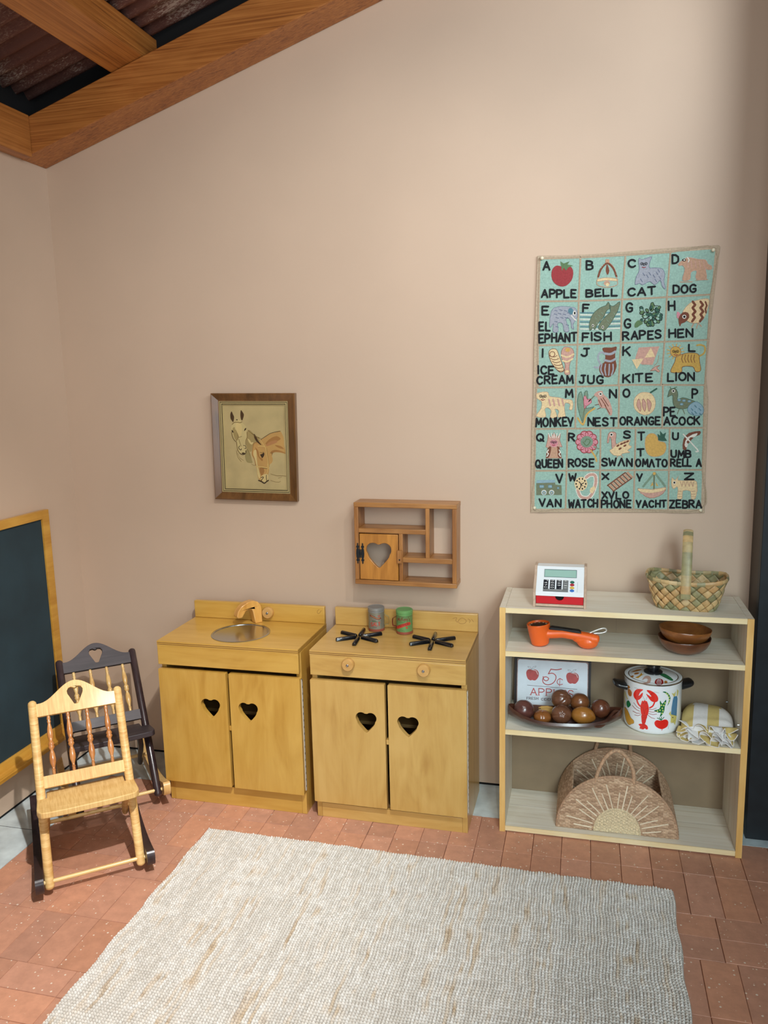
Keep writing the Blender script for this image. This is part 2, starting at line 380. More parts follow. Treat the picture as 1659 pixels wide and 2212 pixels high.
# terracotta floor: two soldier courses then two stretcher courses
def floor_mat():
    m, nt, b = nodes_of('terracotta'); L = nt.links.new
    a = nt.nodes.new('ShaderNodeAttribute'); a.attribute_name = 'tint'
    tc = nt.nodes.new('ShaderNodeTexCoord')
    n = nt.nodes.new('ShaderNodeTexNoise'); n.inputs['Scale'].default_value = 26; n.inputs['Detail'].default_value = 8; n.inputs['Roughness'].default_value = .65
    L(tc.outputs['Object'], n.inputs['Vector'])
    mr = nt.nodes.new('ShaderNodeMapRange'); mr.inputs[1].default_value = .3; mr.inputs[2].default_value = .7; mr.inputs[3].default_value = .86; mr.inputs[4].default_value = 1.12
    L(n.outputs['Fac'], mr.inputs[0])
    hs = nt.nodes.new('ShaderNodeHueSaturation'); L(a.outputs['Color'], hs.inputs['Color']); L(mr.outputs[0], hs.inputs['Value'])
    v = nt.nodes.new('ShaderNodeTexVoronoi'); v.inputs['Scale'].default_value = 120; L(tc.outputs['Object'], v.inputs['Vector'])
    sp = nt.nodes.new('ShaderNodeSeparateColor'); L(v.outputs['Color'], sp.inputs[0])
    th = nt.nodes.new('ShaderNodeMath'); th.operation = 'GREATER_THAN'; th.inputs[1].default_value = .82; L(sp.outputs[0], th.inputs[0])
    ra = nt.nodes.new('ShaderNodeMath'); ra.operation = 'MULTIPLY'; ra.inputs[1].default_value = .36; L(sp.outputs[1], ra.inputs[0])
    ls = nt.nodes.new('ShaderNodeMath'); ls.operation = 'LESS_THAN'; L(v.outputs['Distance'], ls.inputs[0]); L(ra.outputs[0], ls.inputs[1])
    mu = nt.nodes.new('ShaderNodeMath'); mu.operation = 'MULTIPLY'; L(th.outputs[0], mu.inputs[0]); L(ls.outputs[0], mu.inputs[1])
    mx = nt.nodes.new('ShaderNodeMix'); mx.data_type = 'RGBA'; L(mu.outputs[0], mx.inputs[0]); L(hs.outputs[0], mx.inputs[6]); mx.inputs[7].default_value = lin((232, 214, 196))
    L(mx.outputs[2], b.inputs['Base Color']); b.inputs['Roughness'].default_value = .42
    n2 = nt.nodes.new('ShaderNodeTexNoise'); n2.inputs['Scale'].default_value = 140; n2.inputs['Detail'].default_value = 4; L(tc.outputs['Object'], n2.inputs['Vector'])
    bp = nt.nodes.new('ShaderNodeBump'); bp.inputs['Strength'].default_value = .25; bp.inputs['Distance'].default_value = .0015; L(n2.outputs['Fac'], bp.inputs['Height']); L(bp.outputs[0], b.inputs['Normal'])
    return m
fl = MB()
def tile(x0, x1, y0, y1):
    x0 = max(x0, .209)
    if x1 - x0 < .01: return
    g = .0004; j = lambda: random.uniform(-.0004, .0004)
    k = random.uniform(.95, 1.04); h = random.uniform(-3, 3)
    c = lin((200 * k + h, 147 * k, 121 * k - h)); dz = -.0015 + random.uniform(0, .0009)
    P = [(x0 + g + j(), y0 + g + j()), (x1 - g + j(), y0 + g + j()), (x1 - g + j(), y1 - g + j()), (x0 + g + j(), y1 - g + j())]
    e = .0009; Q = [(P[0][0] + e, P[0][1] + e), (P[1][0] - e, P[1][1] + e), (P[2][0] - e, P[2][1] - e), (P[3][0] + e, P[3][1] - e)]
    v = [(x, y, -.006) for x, y in P] + [(x, y, dz - .0008) for x, y in P] + [(x, y, dz + .001) for x, y in Q]
    fl.add(v, [(8, 9, 10, 11)] + [(a, (a + 1) % 4, 4 + (a + 1) % 4, 4 + a) for a in range(4)] + [(4 + a, 4 + (a + 1) % 4, 8 + (a + 1) % 4, 8 + a) for a in range(4)], 0, c)
ytop = -.2215; row = 0
while ytop > -3.4:
    kind = row % 4
    hgt = (.1905 if row == 0 else .1945) if kind < 2 else .0895
    wid = .0905 if kind < 2 else .181
    x = .389 + (0 if kind < 2 else -.028 + (kind - 2) * 0.0) - 4 * wid
    while x < 3.3:
        tile(x, x + wid, ytop - hgt, ytop); x += wid
    ytop -= hgt; row += 1
fl.add([(.2, -3.5, -.0045), (3.4, -3.5, -.0045), (3.4, -.22, -.0045), (.2, -.22, -.0045)], [(0, 1, 2, 3)], 1, (0, 0, 0, 1))
struct(fl.build('floor', [floor_mat(), plain('joint', (104, 68, 54), .9)], normals=False), 'terracotta brick floor flecked with white')

# roof: corrugated sheet, rafter on the back wall, header over the left wall, purlin
def corr_mat():
    m, nt, b = nodes_of('rusty_sheet'); L = nt.links.new
    tc = nt.nodes.new('ShaderNodeTexCoord'); mp = nt.nodes.new('ShaderNodeMapping'); mp.inputs['Scale'].default_value = (60, 220, 60); mp.inputs['Rotation'].default_value = (0, 0, .5); L(tc.outputs['Object'], mp.inputs[0])
    n = nt.nodes.new('ShaderNodeTexNoise'); n.inputs['Scale'].default_value = 1; n.inputs['Detail'].default_value = 6; n.inputs['Distortion'].default_value = 1.5; L(mp.outputs[0], n.inputs['Vector'])
    n3 = nt.nodes.new('ShaderNodeTexNoise'); n3.inputs['Scale'].default_value = 5; L(tc.outputs['Object'], n3.inputs['Vector'])
    ml = nt.nodes.new('ShaderNodeMath'); ml.operation = 'MULTIPLY'; L(n.outputs['Fac'], ml.inputs[0]); L(n3.outputs['Fac'], ml.inputs[1])
    r = nt.nodes.new('ShaderNodeValToRGB'); e = r.color_ramp.elements; e[0].position = .22; e[0].color = lin((120, 84, 76)); e[1].position = .40; e[1].color = lin((196, 178, 164))
    q = e.new(.30); q.color = lin((134, 98, 88)); L(ml.outputs[0], r.inputs[0]); L(r.outputs[0], b.inputs['Base Color']); b.inputs['Roughness'].default_value = .6; b.inputs['Metallic'].default_value = .15
    return m
PIT = .0675
c = MB(); ny = int(4.0 / PIT) * 10
def cf(u, v):
    x = -.15 + 3.9 * u; y = -.035 - 4.0 * v
    return (x, y, zr(x, .232) + .0115 * math.cos(2 * PI * (y + .03) / PIT))
c.grid(cf, 2, ny)
struct(c.build('ceiling', corr_mat(), solid=.002, smooth=80), 'rusty corrugated metal roof sheet')
M_beam = wood('beam_x', (188, 122, 60), (112, 60, 26), 'X', 150, 1.8, .42, .15, .25, (160, 96, 42), .7, .25)
M_beamy = wood('beam_y', (188, 122, 58), (118, 66, 26), 'Y', 150, 1.8, .42, .15, .25, (164, 100, 42), .7, .2)
t = R(17.43); ax = Vector((math.cos(t), 0, math.sin(t))); az = Vector((-math.sin(t), 0, math.cos(t)))
ln = 3.7 / math.cos(t)
b = MB(); b.plate([(.0, zr(0)), (3.6, zr(3.6)), (3.6, zr(3.6, .1265)), (.0, zr(0, .1265))], [], XZ, -.001, -.141)
struct(b.build('trim_3', M_beam, bevel=.003), 'wide wooden rafter running up the top of the back wall')
b = MB().box(.0, .05, -3.4, -.1415, 2.306, 2.449)
struct(b.build('trim_4', M_beamy, bevel=.003), 'wooden header beam along the top of the left wall')
b = MB(); b.plate([(.383, zr(.383, .128)), (.507, zr(.507, .128)), (.507, zr(.507, .2175)), (.383, zr(.383, .2175))], [], XZ, -.03, -3.9)
struct(b.build('trim_5', M_beamy, bevel=.003), 'wooden purlin carrying the roof sheet')
b = MB(); b.plate([(0, zr(0, .128)), (3.6, zr(3.6, .128)), (3.6, zr(3.6, .26)), (0, zr(0, .26))], [], XZ, -.001, -.028)  # black strips painting in the dark gap above the beams, keeping outside light out
b.box(-.06, .0, -3.4, -.001, 2.312, 2.62)
struct(b.build('roof_gap_shade', M_dark), 'black strips standing in for the shaded gap between the roof sheet and the beams')
# steel post at the right end of the wall
M_steel = plain('blue_black_steel', (30, 37, 42), .45, .3, noise=.12, nscale=20)
M_jamb = plain('brown_jamb', (66, 55, 47), .5, noise=.06, nscale=30)
p = MB().box(2.512, 2.9, -.128, 0, 0, 3.15, 1); p.box(2.524, 2.9, -.148, -.128, 0, 3.15, 2); p.box(2.506, 2.9, -.18, -.148, .0, 3.15, 0)
for k in range(26): p.box(2.520, 2.5245, -.141, -.136, .1 + k * .11, .108 + k * .11, 1)
struct(p.build('trim_7', [M_steel, M_jamb, M_dark], bevel=.0015), 'blue black steel post at the right end of the back wall')

# ================================================================== rug
def make_rug():
    import numpy as np
    Wd, Ln, st = 1.494, 1.45, .0017
    nu, nv = int(Wd / st), int(Ln / st); rng = np.random.default_rng(3)
    u = np.linspace(0, Wd, nu)[None, :].repeat(nv, 0); v = np.linspace(0, Ln, nv)[:, None].repeat(nu, 1)
    wob = .0022 * np.sin(v * 23 + 1.3 * np.sin(u * 9)) + .0012 * np.sin(v * 71 + u * 13)
    cw, ch = .0083, .0088
    uc = (u + wob) / cw; ci = np.floor(uc).astype(int) % 512
    off = rng.random(512); vv = (v + .0016 * np.sin(u * 37) + .0022 * np.sin(u * 11 + 1)) / ch + .22 * (off[ci] - .5)
    ri = np.floor(vv).astype(int) % 512
    cell = rng.random((512, 512))
    hu = np.abs(np.sin(PI * uc)) ** .55; hv = np.abs(np.sin(PI * (vv + .25 * (uc - np.floor(uc))))) ** .8
    z = .0025 + (.0085 + .003 * (cell[ri, ci] - .5)) * hu * hv
    ed = np.minimum(np.minimum(u, Wd - u), np.minimum(v, Ln - v)); z = np.where(ed < .001, .0004, z * np.clip(.55 + ed / .012, 0, 1))
    u2 = u + .003 * np.sin(v * 31) * (1 - np.clip(np.minimum(u, Wd - u) / .05, 0, 1)); v2 = v + .002 * np.sin(u * 60) * (1 - np.clip(v / .03, 0, 1))
    col = rng.random((512, 24)); k = v / Ln * 22; k0 = k.astype(int); fr = k - k0
    cs = col[ci, k0] * (1 - fr) + col[ci, np.minimum(k0 + 1, 23)] * fr
    tone = .66 * cs + .34 * cell[ri, ci]; hh = hu * hv
    band = .5 + .5 * np.sin(u * 19 + 2 * np.sin(v * 2.1)) * np.sin(u * 47 + v * 1.7)
    tan = np.array(lin((196, 168, 126))[:3]); pale = np.array(lin((247, 246, 242))[:3]); gr = np.array(lin((214, 209, 200))[:3]); br = np.array(lin((128, 98, 62))[:3])
    a = np.clip((tone - .28) * 1.5 + .3 * (band - .5), 0, 1)[..., None]; c = gr * (1 - a) + pale * a
    b = (np.clip((cs - .62) * 3, 0, 1) * np.clip(band + .1, 0, 1))[..., None]; c = c * (1 - .8 * b) + tan * .8 * b
    g = np.clip(1 - np.minimum(hh / .55, hv / .62), 0, 1)[..., None]; loop_shade = np.array(lin((118, 112, 100))[:3]); c = c * (1 - .9 * g) + loop_shade * .9 * g      # shade in the gaps between the loops, put into the colour
    d = ((cs > .95) * (cell[ri, ci] > .35) * .3)[..., None]; c = c * (1 - d) + br * d
    me = bpy.data.meshes.new('rug'); n = nu * nv
    co = np.stack([u2, -v2, z], -1).reshape(-1, 3).astype(np.float32)
    i = (np.arange(nv - 1)[:, None] * nu + np.arange(nu - 1)[None, :]).reshape(-1)
    q = np.stack([i, i + nu, i + nu + 1, i + 1], 1).astype(np.int32); nf = len(q)
    me.vertices.add(n); me.vertices.foreach_set('co', co.reshape(-1)); me.loops.add(nf * 4); me.loops.foreach_set('vertex_index', q.reshape(-1))
    me.polygons.add(nf); me.polygons.foreach_set('loop_start', np.arange(nf, dtype=np.int32) * 4); me.polygons.foreach_set('loop_total', np.full(nf, 4, np.int32))
    me.update(); me.polygons.foreach_set('use_smooth', [True] * nf)
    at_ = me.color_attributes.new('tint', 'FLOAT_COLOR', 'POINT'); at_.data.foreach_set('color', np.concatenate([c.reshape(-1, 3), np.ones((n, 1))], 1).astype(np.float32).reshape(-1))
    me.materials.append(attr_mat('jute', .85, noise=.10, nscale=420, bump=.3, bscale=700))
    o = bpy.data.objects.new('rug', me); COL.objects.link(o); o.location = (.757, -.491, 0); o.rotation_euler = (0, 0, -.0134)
    tag(o, 'chunky natural jute rug with tan streaks lying on the brick floor', 'rug')
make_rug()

# ================================================================== play kitchen units
KW, KD, KH, KB, KA = .5272, .3034, .6104, .0659, .524
KTONE = 0
def maple(axis):
    if KTONE: return wood('stove_maple_' + axis, (206, 168, 98), (180, 138, 70), axis, 30, 3.0, .34, .3, .6, (196, 156, 85), 1.2, .03)
    return wood('maple_' + axis, (206, 164, 80), (184, 138, 56), axis, 34, 3.0, .34, .3, .62, (196, 152, 68), 1.0, .03)
M_ply = plain('ply_line', (120, 82, 40), .6)
M_in = plain('cabinet_inside', (120, 92, 50), .6, noise=.1, nscale=20)
M_chrome = plain('screw_steel', (170, 178, 186), .25, 1)
M_hinge = plain('hinge_metal', (214, 212, 204), .4, .3)
M_black = plain('gloss_black', (14, 15, 18), .22, coat=.5)
def knob(t, x, y, z, r, name='knob'):
    b = MB(); k = Matrix.Rotation(R(90), 4, 'X')
    b.lathe([(r * .96, 0), (r, .003), (r, .015), (r * .9, .0185), (.001, .019)], 28, (x, y, z), lambda p: k @ p)
    kn = b.build(name, wood('knob_wood', (210, 166, 100), (184, 136, 72), 'X', 60, 5, .35, .3, .5), t)
    s = MB().lathe([(.0048, 0), (.0048, .0012), (.0036, .0024), (.001, .0026)], 16, (x, y - .0192, z), lambda p: k @ p)
    s.build('screw', M_chrome, kn, label='small steel screw in the knob')
def kitchen(t, zdoor, hearts, fy, marks=()):
    s = .018
    b = MB(); b.box(0, s, fy, 0, 0, KH - s); b.box(KW - s, KW, fy, 0, 0, KH - s)
    b.box(s, KW - s, fy + .012, -.006, zdoor - .012, zdoor, 1); b.box(s, KW - s, -.006, 0, .02, KH - s, 1); b.box(s, KW - s, -.2, -.006, .315, .327, 1)
    b.build('body', [maple('Z'), M_in], t, .0015)
    MB().box(s, KW - s, fy + .0005, fy + .018, 0, zdoor - .0125).build('toe_board', maple('X'), t, .001)
    MB().box(.0, KW, -KD, -KD + .018, KA, KH - .0182).build('apron', maple('X'), t, .0015)
    b = MB().box(0, KW, -.018, 0, KH + .0002, KH + KB); D = Draw()
    for st in marks: D.line('m', [(x, KH + z) for x, z in st], .0011, 4)
    D.to(b, lambda u, v, o: (u, -.018 - o, v), ['w', 'm'], .00015)
    b.build('backsplash', [maple('X'), plain('pencil_mark', (128, 88, 44), .7)], t, .0025, normals=not marks)
    for (x0, x1, hx, hz, hh) in ((-.002, .2565, hearts[0][0], hearts[0][1], -1), (.2675, .5285, hearts[1][0], hearts[1][1], 1)):
        b = MB(); b.plate(rrect(x0, x1, zdoor, .5075, .003), [heart(hx, hz, .072, .071)[::-1]], XZ, -KD + .0195, -KD)
        d = b.build('door', maple('Z'), t, .0022)
        h = MB(); xa, xb = (KW + .0004, KW + .0034) if hh > 0 else (-.0034, -.0004)
        h.box(xa, xb, -KD + .016, -KD + .0235, zdoor + .01, .499)
        for i in range(19): 
            zz = zdoor + .022 + i * .0242
            if zz < .495: h.box(xa - .0004, xb + .0004, -KD + .0175, -KD + .0205, zz, zz + .008, 1)
        h.build('hinge', [M_hinge, M_dark], d, label='steel piano hinge')
    MB().box(.2575, .2665, -KD + .004, -KD + .03, .296, .312).build('door_catch', maple('X'), t, .001)
def counter(t, hole):
    b = MB(); b.plate([(0, -KD), (KW, -KD), (KW, -.0), (0, -.0)], hole, XY, KH - .018, KH)
    for z in (KH - .0062, KH - .0118): b.box(.001, KW - .001, -KD - .0003, -KD, z - .0011, z + .0011, 1); b.box(KW, KW + .0003, -KD, -.001, z - .0007, z + .0007, 1)
    b.build('countertop', [maple('X'), M_ply], t, .0008)
SX, SY = .5299, -.0486
t = thing('play_sink', 'wooden play sink unit with steel bowl, wooden tap and two heart doors', 'play kitchen', (SX, SY, 0), (0, 0, -.0046))
kitchen(t, .083, ((.193, .373), (.335, .370)), -.2803, ([(.508, .056), (.501, .050), (.500, .043), (.504, .039), (.510, .044), (.516, .052)],))
BC = (.2615, -.1725)
counter(t, [[(BC[0] + .1005 * math.cos(2 * PI * i / 48), BC[1] + .1005 * math.sin(2 * PI * i / 48)) for i in range(48)]])
b = MB(); pr = [(.1045, KH + .0004), (.1055, KH + .0016), (.104, KH + .0028), (.0985, KH + .0018)]
pr += [(.098 * math.cos(R(a)) + .0005, KH + .0015 - .072 * math.sin(R(a)) ** 1.15) for a in range(5, 91, 5)]
b.lathe(pr, 64, (BC[0], BC[1], 0))
m, nt, bs = nodes_of('brushed_steel'); bs.inputs['Base Color'].default_value = lin((196, 202, 206)); bs.inputs['Metallic'].default_value = 1; bs.inputs['Roughness'].default_value = .2
b.build('basin', m, t, smooth=50, label='round stainless steel basin')
b = MB()
prof = [(-.018, .0), (-.018, .05), (-.022, .068), (-.034, .082), (-.055, .089), (-.08, .086), (-.10, .076), (-.116, .060), (-.122, .040), (-.118, .034), (-.099, .034), (-.094, .042), (-.084, .055), (-.070, .062), (-.060, .058), (-.055, .045), (-.051, .022), (-.047, 0)]
b.plate([(y, z) for y, z in prof], [], lambda u, v, w_: (.2665 + w_ * math.cos(R(-38)) - (u + .033) * math.sin(R(-38)), -.0365 + w_ * math.sin(R(-38)) + (u + .033) * math.cos(R(-38)), v + KH + .0002), -.0145, .0145)
b.build('tap', wood('tap_wood', (226, 172, 92), (190, 132, 58), 'Z', 45, 6, .3, .4, .4), t, .003, seg=3)
knob(t, .3075, -.0182, .6465, .0215, 'tap_knob')
KTONE = 1
t = thing('play_stove', 'wooden play stove unit with two black six-bar burners and heart doors', 'play kitchen', (1.0967, -.0469, 0), (0, 0, -.0057))
kitchen(t, .065, ((.191, .3695), (.334, .367)), -.2855, ([(.438, .046), (.452, .050), (.449, .040), (.455, .034), (.463, .046), (.475, .049), (.486, .041), (.480, .031), (.466, .029), (.458, .033)], [(.492, .048), (.500, .042), (.497, .034)], [(.505, .047), (.512, .038)]))
counter(t, [])
knob(t, .1375, -KD - .0002, .572, .0207); knob(t, .392, -KD - .0002, .5705, .0207)
for cx in (.1305, .391):
    bur = None
    for k in range(6):
        a = R(90 + 60 * k + 4); d = Vector((math.cos(a), math.sin(a), 0)); q = Vector((-d.y, d.x, 0)); o = Vector((cx, -.1535, KH + .0003))
        b = MB(); sec = [(-.0075, 0), (.0075, 0), (.0065, .008), (.003, .0125), (-.003, .0125), (-.0065, .008)]
        b.loft([[o + d * (rr) + q * (s_ * sc) + Vector((0, 0, z * (.85 if sc < 1 else 1))) for s_, z in sec] for rr, sc in ((.012, .8), (.016, 1), (.080, 1), (.0845, .8))])
        if k == 0: bur = b.build('burner', M_black, t, .0015, label='black star-shaped burner')
        else: b.build('burner_bar', M_black, bur, .0015)

# ================================================================== rocking chairs
CA, YT, ZT, YB, ZB = .1317, .2844, .4942, -.0278, .0435
PL = math.hypot(YT - YB, ZT - ZB); PD = Vector((0, (YT - YB) / PL, (ZT - ZB) / PL)); PN = Vector((0, -PD.z, PD.y))
def post_pt(u, v, w_=0): return Vector((u, YB, ZB)) + PD * v + PN * w_
def curly(name, c1, c2, axis): return wood(name, c1, c2, axis, 14, 170, .55, .04, .35, None, .35, .04, 3)
def rocker(label, loc, rot, mw, mspin, mrun, mrod, mseat, mcrest):
    t = thing('rocking_chair', label, 'chair', loc, rot, None)
    # seat
    z = lambda y: .2574 + (y + .0135) * (.2422 - .2574) / .154
    hw = .1475; out = [(-hw + .03, -.0165), (-.06, -.021), (.06, -.021), (hw - .03, -.0165), (hw - .012, -.012), (hw - .002, .004), (hw, .02), (hw - .003, .098), (.1165, .1), (.1165, .152), (-.1165, .152), (-.1165, .1), (-hw + .003, .098), (-hw, .02), (-hw + .002, .004), (-hw + .012, -.012)]
    MB().plate(out, [], lambda u, v, w_: (u, v, z(v) + w_), -.019, 0).build('seat', mseat, t, .005, seg=3)
    for s in (-1, 1):
        MB().tube([post_pt(s * CA, -.012), post_pt(s * CA, .2), post_pt(s * CA, PL - .008)], .0135, 12, ry=.0125, up=(1, 0, 0), round_end=.011).build('back_post', mw, t)
        MB().tube([(s * .1045, .105, .222), (s * .1215, .20, .138), (s * .1255, .285, .045)], .0105, 10, ry=.015, up=(1, 0, 0), round_end=.011).build('rear_leg', mw, t)
        arc = lambda y: (y - .19) ** 2 / 1.9
        ys = [-.064 + (.462 + .064) * i / 24 for i in range(25)]
        low = [(y, arc(y) + .0003) for y in ys]; upp = [(y, arc(y) + .047) for y in ys]
        ol = low + [(.471, arc(.465) + .012), (.473, arc(.465) + .026), (.469, arc(.465) + .040)] + upp[::-1] + [(-.072, arc(-.068) + .040), (-.076, arc(-.068) + .026), (-.073, arc(-.068) + .012)]
        MB().plate(ol, [], YZ, s * .1585 - .012, s * .1585 + .012).build('runner', mrun, t, .0055, seg=3)
    # crest rail with heart
    hl = CA - .009; top = []
    for i in range(31):
        u = hl - 2 * hl * i / 30; bell = .5 * (1 + math.cos(PI * min(1, abs(u) / .113))); top.append((u, .5365 + .0595 * bell))
    hp = [(0, -.029), (-.006, -.028), (-.0235, .008), (-.0245, .018), (-.019, .027), (-.010, .029), (-.002, .0245), (.002, .0245), (.010, .029), (.019, .027), (.0245, .018), (.0235, .008), (.006, -.028)]
    hp = [(u, v + .545) for u, v in hp]
    MB().plate([(-hl, .494), (hl, .494)] + top, [hp], lambda u, v, w_: post_pt(u, v, w_), -.007, .007).build('crest_rail', mcrest, t, .0025, seg=2)
    MB().plate([(-hl, .269), (hl, .269), (hl, .306), (-hl, .306)], [], lambda u, v, w_: post_pt(u, v, w_), -.007, .007).build('lower_rail', mcrest, t, .002)
    pf = [(0, .0048), (.02, .0055), (.06, .0052), (.075, .0062), (.09, .0048), (.13, .0055), (.2, .0082), (.27, .0088), (.34, .0078), (.41, .0052), (.43, .007), (.46, .0088), (.49, .0072), (.51, .0088), (.54, .0072), (.56, .0056), (.63, .0078), (.7, .0084), (.78, .0072), (.87, .005), (.9, .0064), (.925, .005), (.945, .0062), (1, .0052)]
    for f in (-.665, -.22, .225, .67):
        MB().tube([post_pt(CA * f, .3065 + .187 * q) for q, r in pf], [.0040 + (r - .0048) * 1.45 for q, r in pf], 12).build('spindle', mspin, t, smooth=60)
    MB().tube([(-.148, YB - .001, ZB + .001), (.148, YB - .001, ZB + .001)], .0062, 12).build('front_rung', mrod, t)
    MB().tube([(-.148, .262, .078), (.148, .262, .078)], .0062, 12).build('rear_rung', mrod, t)
    MB().tube([(-.104, .13, .222), (.104, .13, .222)], .006, 12).build('seat_rung', mrod, t)
M_c1 = curly('curly_maple', (240, 206, 140), (206, 154, 82), 'Z')
M_c1x = curly('curly_maple_x', (236, 198, 128), (208, 160, 90), 'X')
M_seat = curly('curly_maple_seat', (240, 206, 140), (214, 170, 100), 'X')
M_spin = wood('spindle_brown', (210, 148, 88), (168, 100, 50), 'Z', 70, 8, .3, .4, .5)
M_ebony = wood('dark_stain', (62, 46, 48), (34, 24, 27), 'Z', 80, 6, .33, .3, .5)
M_ebonyx = wood('dark_stain_x', (66, 58, 62), (40, 34, 38), 'X', 90, 6, .5, .05, .5)
M_rod = wood('birch_rod', (240, 212, 148), (222, 184, 112), 'X', 70, 6, .35, .25, .5)
M_ltsp = wood('birch_spindle', (236, 200, 132), (206, 158, 90), 'Z', 70, 8, .35, .3, .5)
rocker('pale curly maple folding rocking chair with dark runners, in front', (.5359, -.8107, .0), (.0028, 0, .6832), M_c1, M_spin, M_ebony, M_rod, M_seat, M_c1x)
rocker('dark stained folding rocking chair with pale spindles, in the corner', (.3985, -.4625, .0192), (-.0844, 0, .7171), M_ebony, M_ltsp, M_ltsp, M_rod, M_ebonyx, M_ebonyx)

# ================================================================== chalkboard on the left wall
t = thing('chalkboard', 'dark green chalkboard with a golden wooden frame on the left wall', 'chalkboard', (.004, -.2, .16))
f = MB(); L_ = -1.15; M_gold = wood('golden_frame', (216, 164, 70), (184, 128, 40), 'Z', 60, 4, .4, .2, .6); M_goldy = wood('golden_frame_y', (216, 164, 70), (184, 128, 40), 'Y', 60, 4, .4, .2, .6)
f.plate([(0, 0), (L_, 0), (L_, .886), (0, .886)], [[(-.038, .045), (L_ + .038, .045), (L_ + .038, .854), (-.038, .854)]], lambda u, v, w_: (w_, u, v), 0, .02)
f.build('frame', M_goldy, t, .002)
MB().box(.002, .0115, L_ + .036, -.036, .043, .856).build('writing_surface', plain('slate_green', (36, 56, 64), .8, noise=.12, nscale=5), t)
led = MB(); led.plate([(.0205, .002), (.066, .006), (.068, .022), (.06, .024), (.054, .016), (.03, .016), (.0205, .046)], [], lambda u, v, w_: (u, w_, v), -.004, L_ + .002)
led.build('chalk_ledge', M_goldy, t, .002)

# ================================================================== framed print
M_frame = wood('walnut_frame', (124, 84, 44), (80, 52, 24), 'Z', 70, 5, .3, .4, .5)
PX, PZ, PW, PH = .7895, 1.2605, .330, .397
pt = R(-.95)
t = thing('framed_picture', 'wood-framed print of two horse heads hanging on the back wall', 'picture', (PX, -.001, PZ), (0, -pt, 0))
f = MB(); hw, hh = PW / 2, PH / 2
def ring(a, y): return [(-hw + a, y, -hh + a), (hw - a, y, -hh + a), (hw - a, y, hh - a), (-hw + a, y, hh - a)]
R0 = [ring(0, 0), ring(0, -.020), ring(.004, -.024), ring(.012, -.021), ring(.026, -.014), ring(.029, -.014)]
R1 = [ring(.029, -.0155), ring(.0315, -.0155), ring(.0320, -.0125), ring(.0338, -.0125), ring(.0345, -.0145), ring(.038, -.0145), ring(.0385, -.0115), ring(.0407, -.0115), ring(.0415, -.013), ring(.043, -.013), ring(.0435, -.008)]
f.loft(R0, True, False, 0); fo = f.build('frame', M_frame, t, smooth=20)
f = MB(); f.loft(R1[:3], True, False, 0); f.loft(R1[2:4], True, False, 1); f.loft(R1[3:7], True, False, 0); f.loft(R1[6:8], True, False, 1); f.loft(R1[7:], True, False, 0)
f.build('liner', [plain('cream_gilt', (180, 162, 112), .4), plain('liner_groove', (44, 34, 18), .6)], t, smooth=20, label='thin cream liner with dark grooves')
INV = Matrix.Rotation(pt, 3, 'Y')
def pic_src(px, py):
    q = INV @ (at(px, py, (0, -.012, 0), (0, 1, 0)) - Vector((PX, -.001, PZ))); return (q.x, q.z)
A1 = lambda x, y: pic_src(480 + x / 17.015, 870 + y / 17.015)
A2 = lambda x, y: pic_src(530 + x / 15.8, 920 + y / 15.8)
hc = {'paper': (184, 165, 116), 'ear': (70, 48, 24), 'grey': (196, 178, 122), 'shade': (160, 140, 88), 'dk': (56, 40, 22), 'line': (118, 92, 46), 'tan': (186, 146, 84), 'tan2': (160, 114, 60), 'rose': (172, 122, 76), 'lt': (206, 184, 124), 'strap': (204, 172, 104), 'sh2': (150, 136, 88)}
hm = {k: plain('print_' + k, v, .35, noise=.05 if k == 'paper' else .04, nscale=14) for k, v in hc.items()}
D = Draw(A1); D.layer = 1
D.fill('shade', [(900, 1080), (1000, 1000), (1150, 1150), (1361, 1330), (1330, 1480), (1130, 1560), (1060, 1800), (900, 1700), (880, 1300)], 4)
D.fill('sh2', [(830, 1950), (900, 1700), (1020, 1850), (1080, 2100), (1100, 2210), (960, 2210), (880, 2150)], 4)
D.layer = 2
D.fill('grey', [(360, 810), (430, 740), (540, 640), (650, 640), (760, 760), (880, 900), (890, 1100), (900, 1260), (850, 1400), (850, 1560), (880, 1680), (860, 1840), (760, 1900), (650, 1850), (570, 1720), (540, 1560), (520, 1420), (400, 1230), (345, 1060), (320, 920)], 4)
D.layer = 3
D.fill('ear', [(340, 320), (390, 430), (430, 530), (405, 700), (385, 705), (310, 600), (290, 480), (300, 390)], 4)
D.fill('ear', [(680, 275), (740, 340), (790, 440), (760, 580), (725, 650), (680, 590), (660, 440)], 4)
D.fill('shade', [(380, 960), (450, 900), (480, 1050), (590, 1250), (520, 1390), (420, 1220)], 4)
D.fill('lt', [(500, 780), (640, 760), (720, 900), (700, 1150), (640, 1250), (560, 1150), (500, 950)], 4)
D.layer = 4
D.fill('dk', [(335, 1000), (375, 1010), (420, 1100), (360, 1090)]); D.fill('dk', [(800, 1050), (815, 960), (880, 915), (870, 990)])
D.line('line', [(360, 800), (430, 735), (540, 715), (650, 735), (720, 700)], 22, 4); D.fill('dk', [(505, 610), (560, 610), (550, 660), (515, 640)])
D.line('line', [(345, 1090), (370, 1250), (440, 1380), (520, 1450), (540, 1600), (570, 1750), (640, 1850)], 20, 4)
D.line('line', [(480, 1000), (590, 1240), (520, 1400)], 16, 4); D.line('line', [(590, 1280), (720, 1240)], 12); D.line('line', [(600, 1340), (690, 1600)], 14, 0)
D.line('line', [(900, 1080), (910, 1260), (860, 1400), (865, 1560)], 16, 4)
D.line('dk', [(640, 1590), (600, 1640), (620, 1700), (680, 1740), (700, 1690)], 22, 4); D.line('dk', [(770, 1570), (840, 1580), (870, 1680), (810, 1680)], 18, 4)
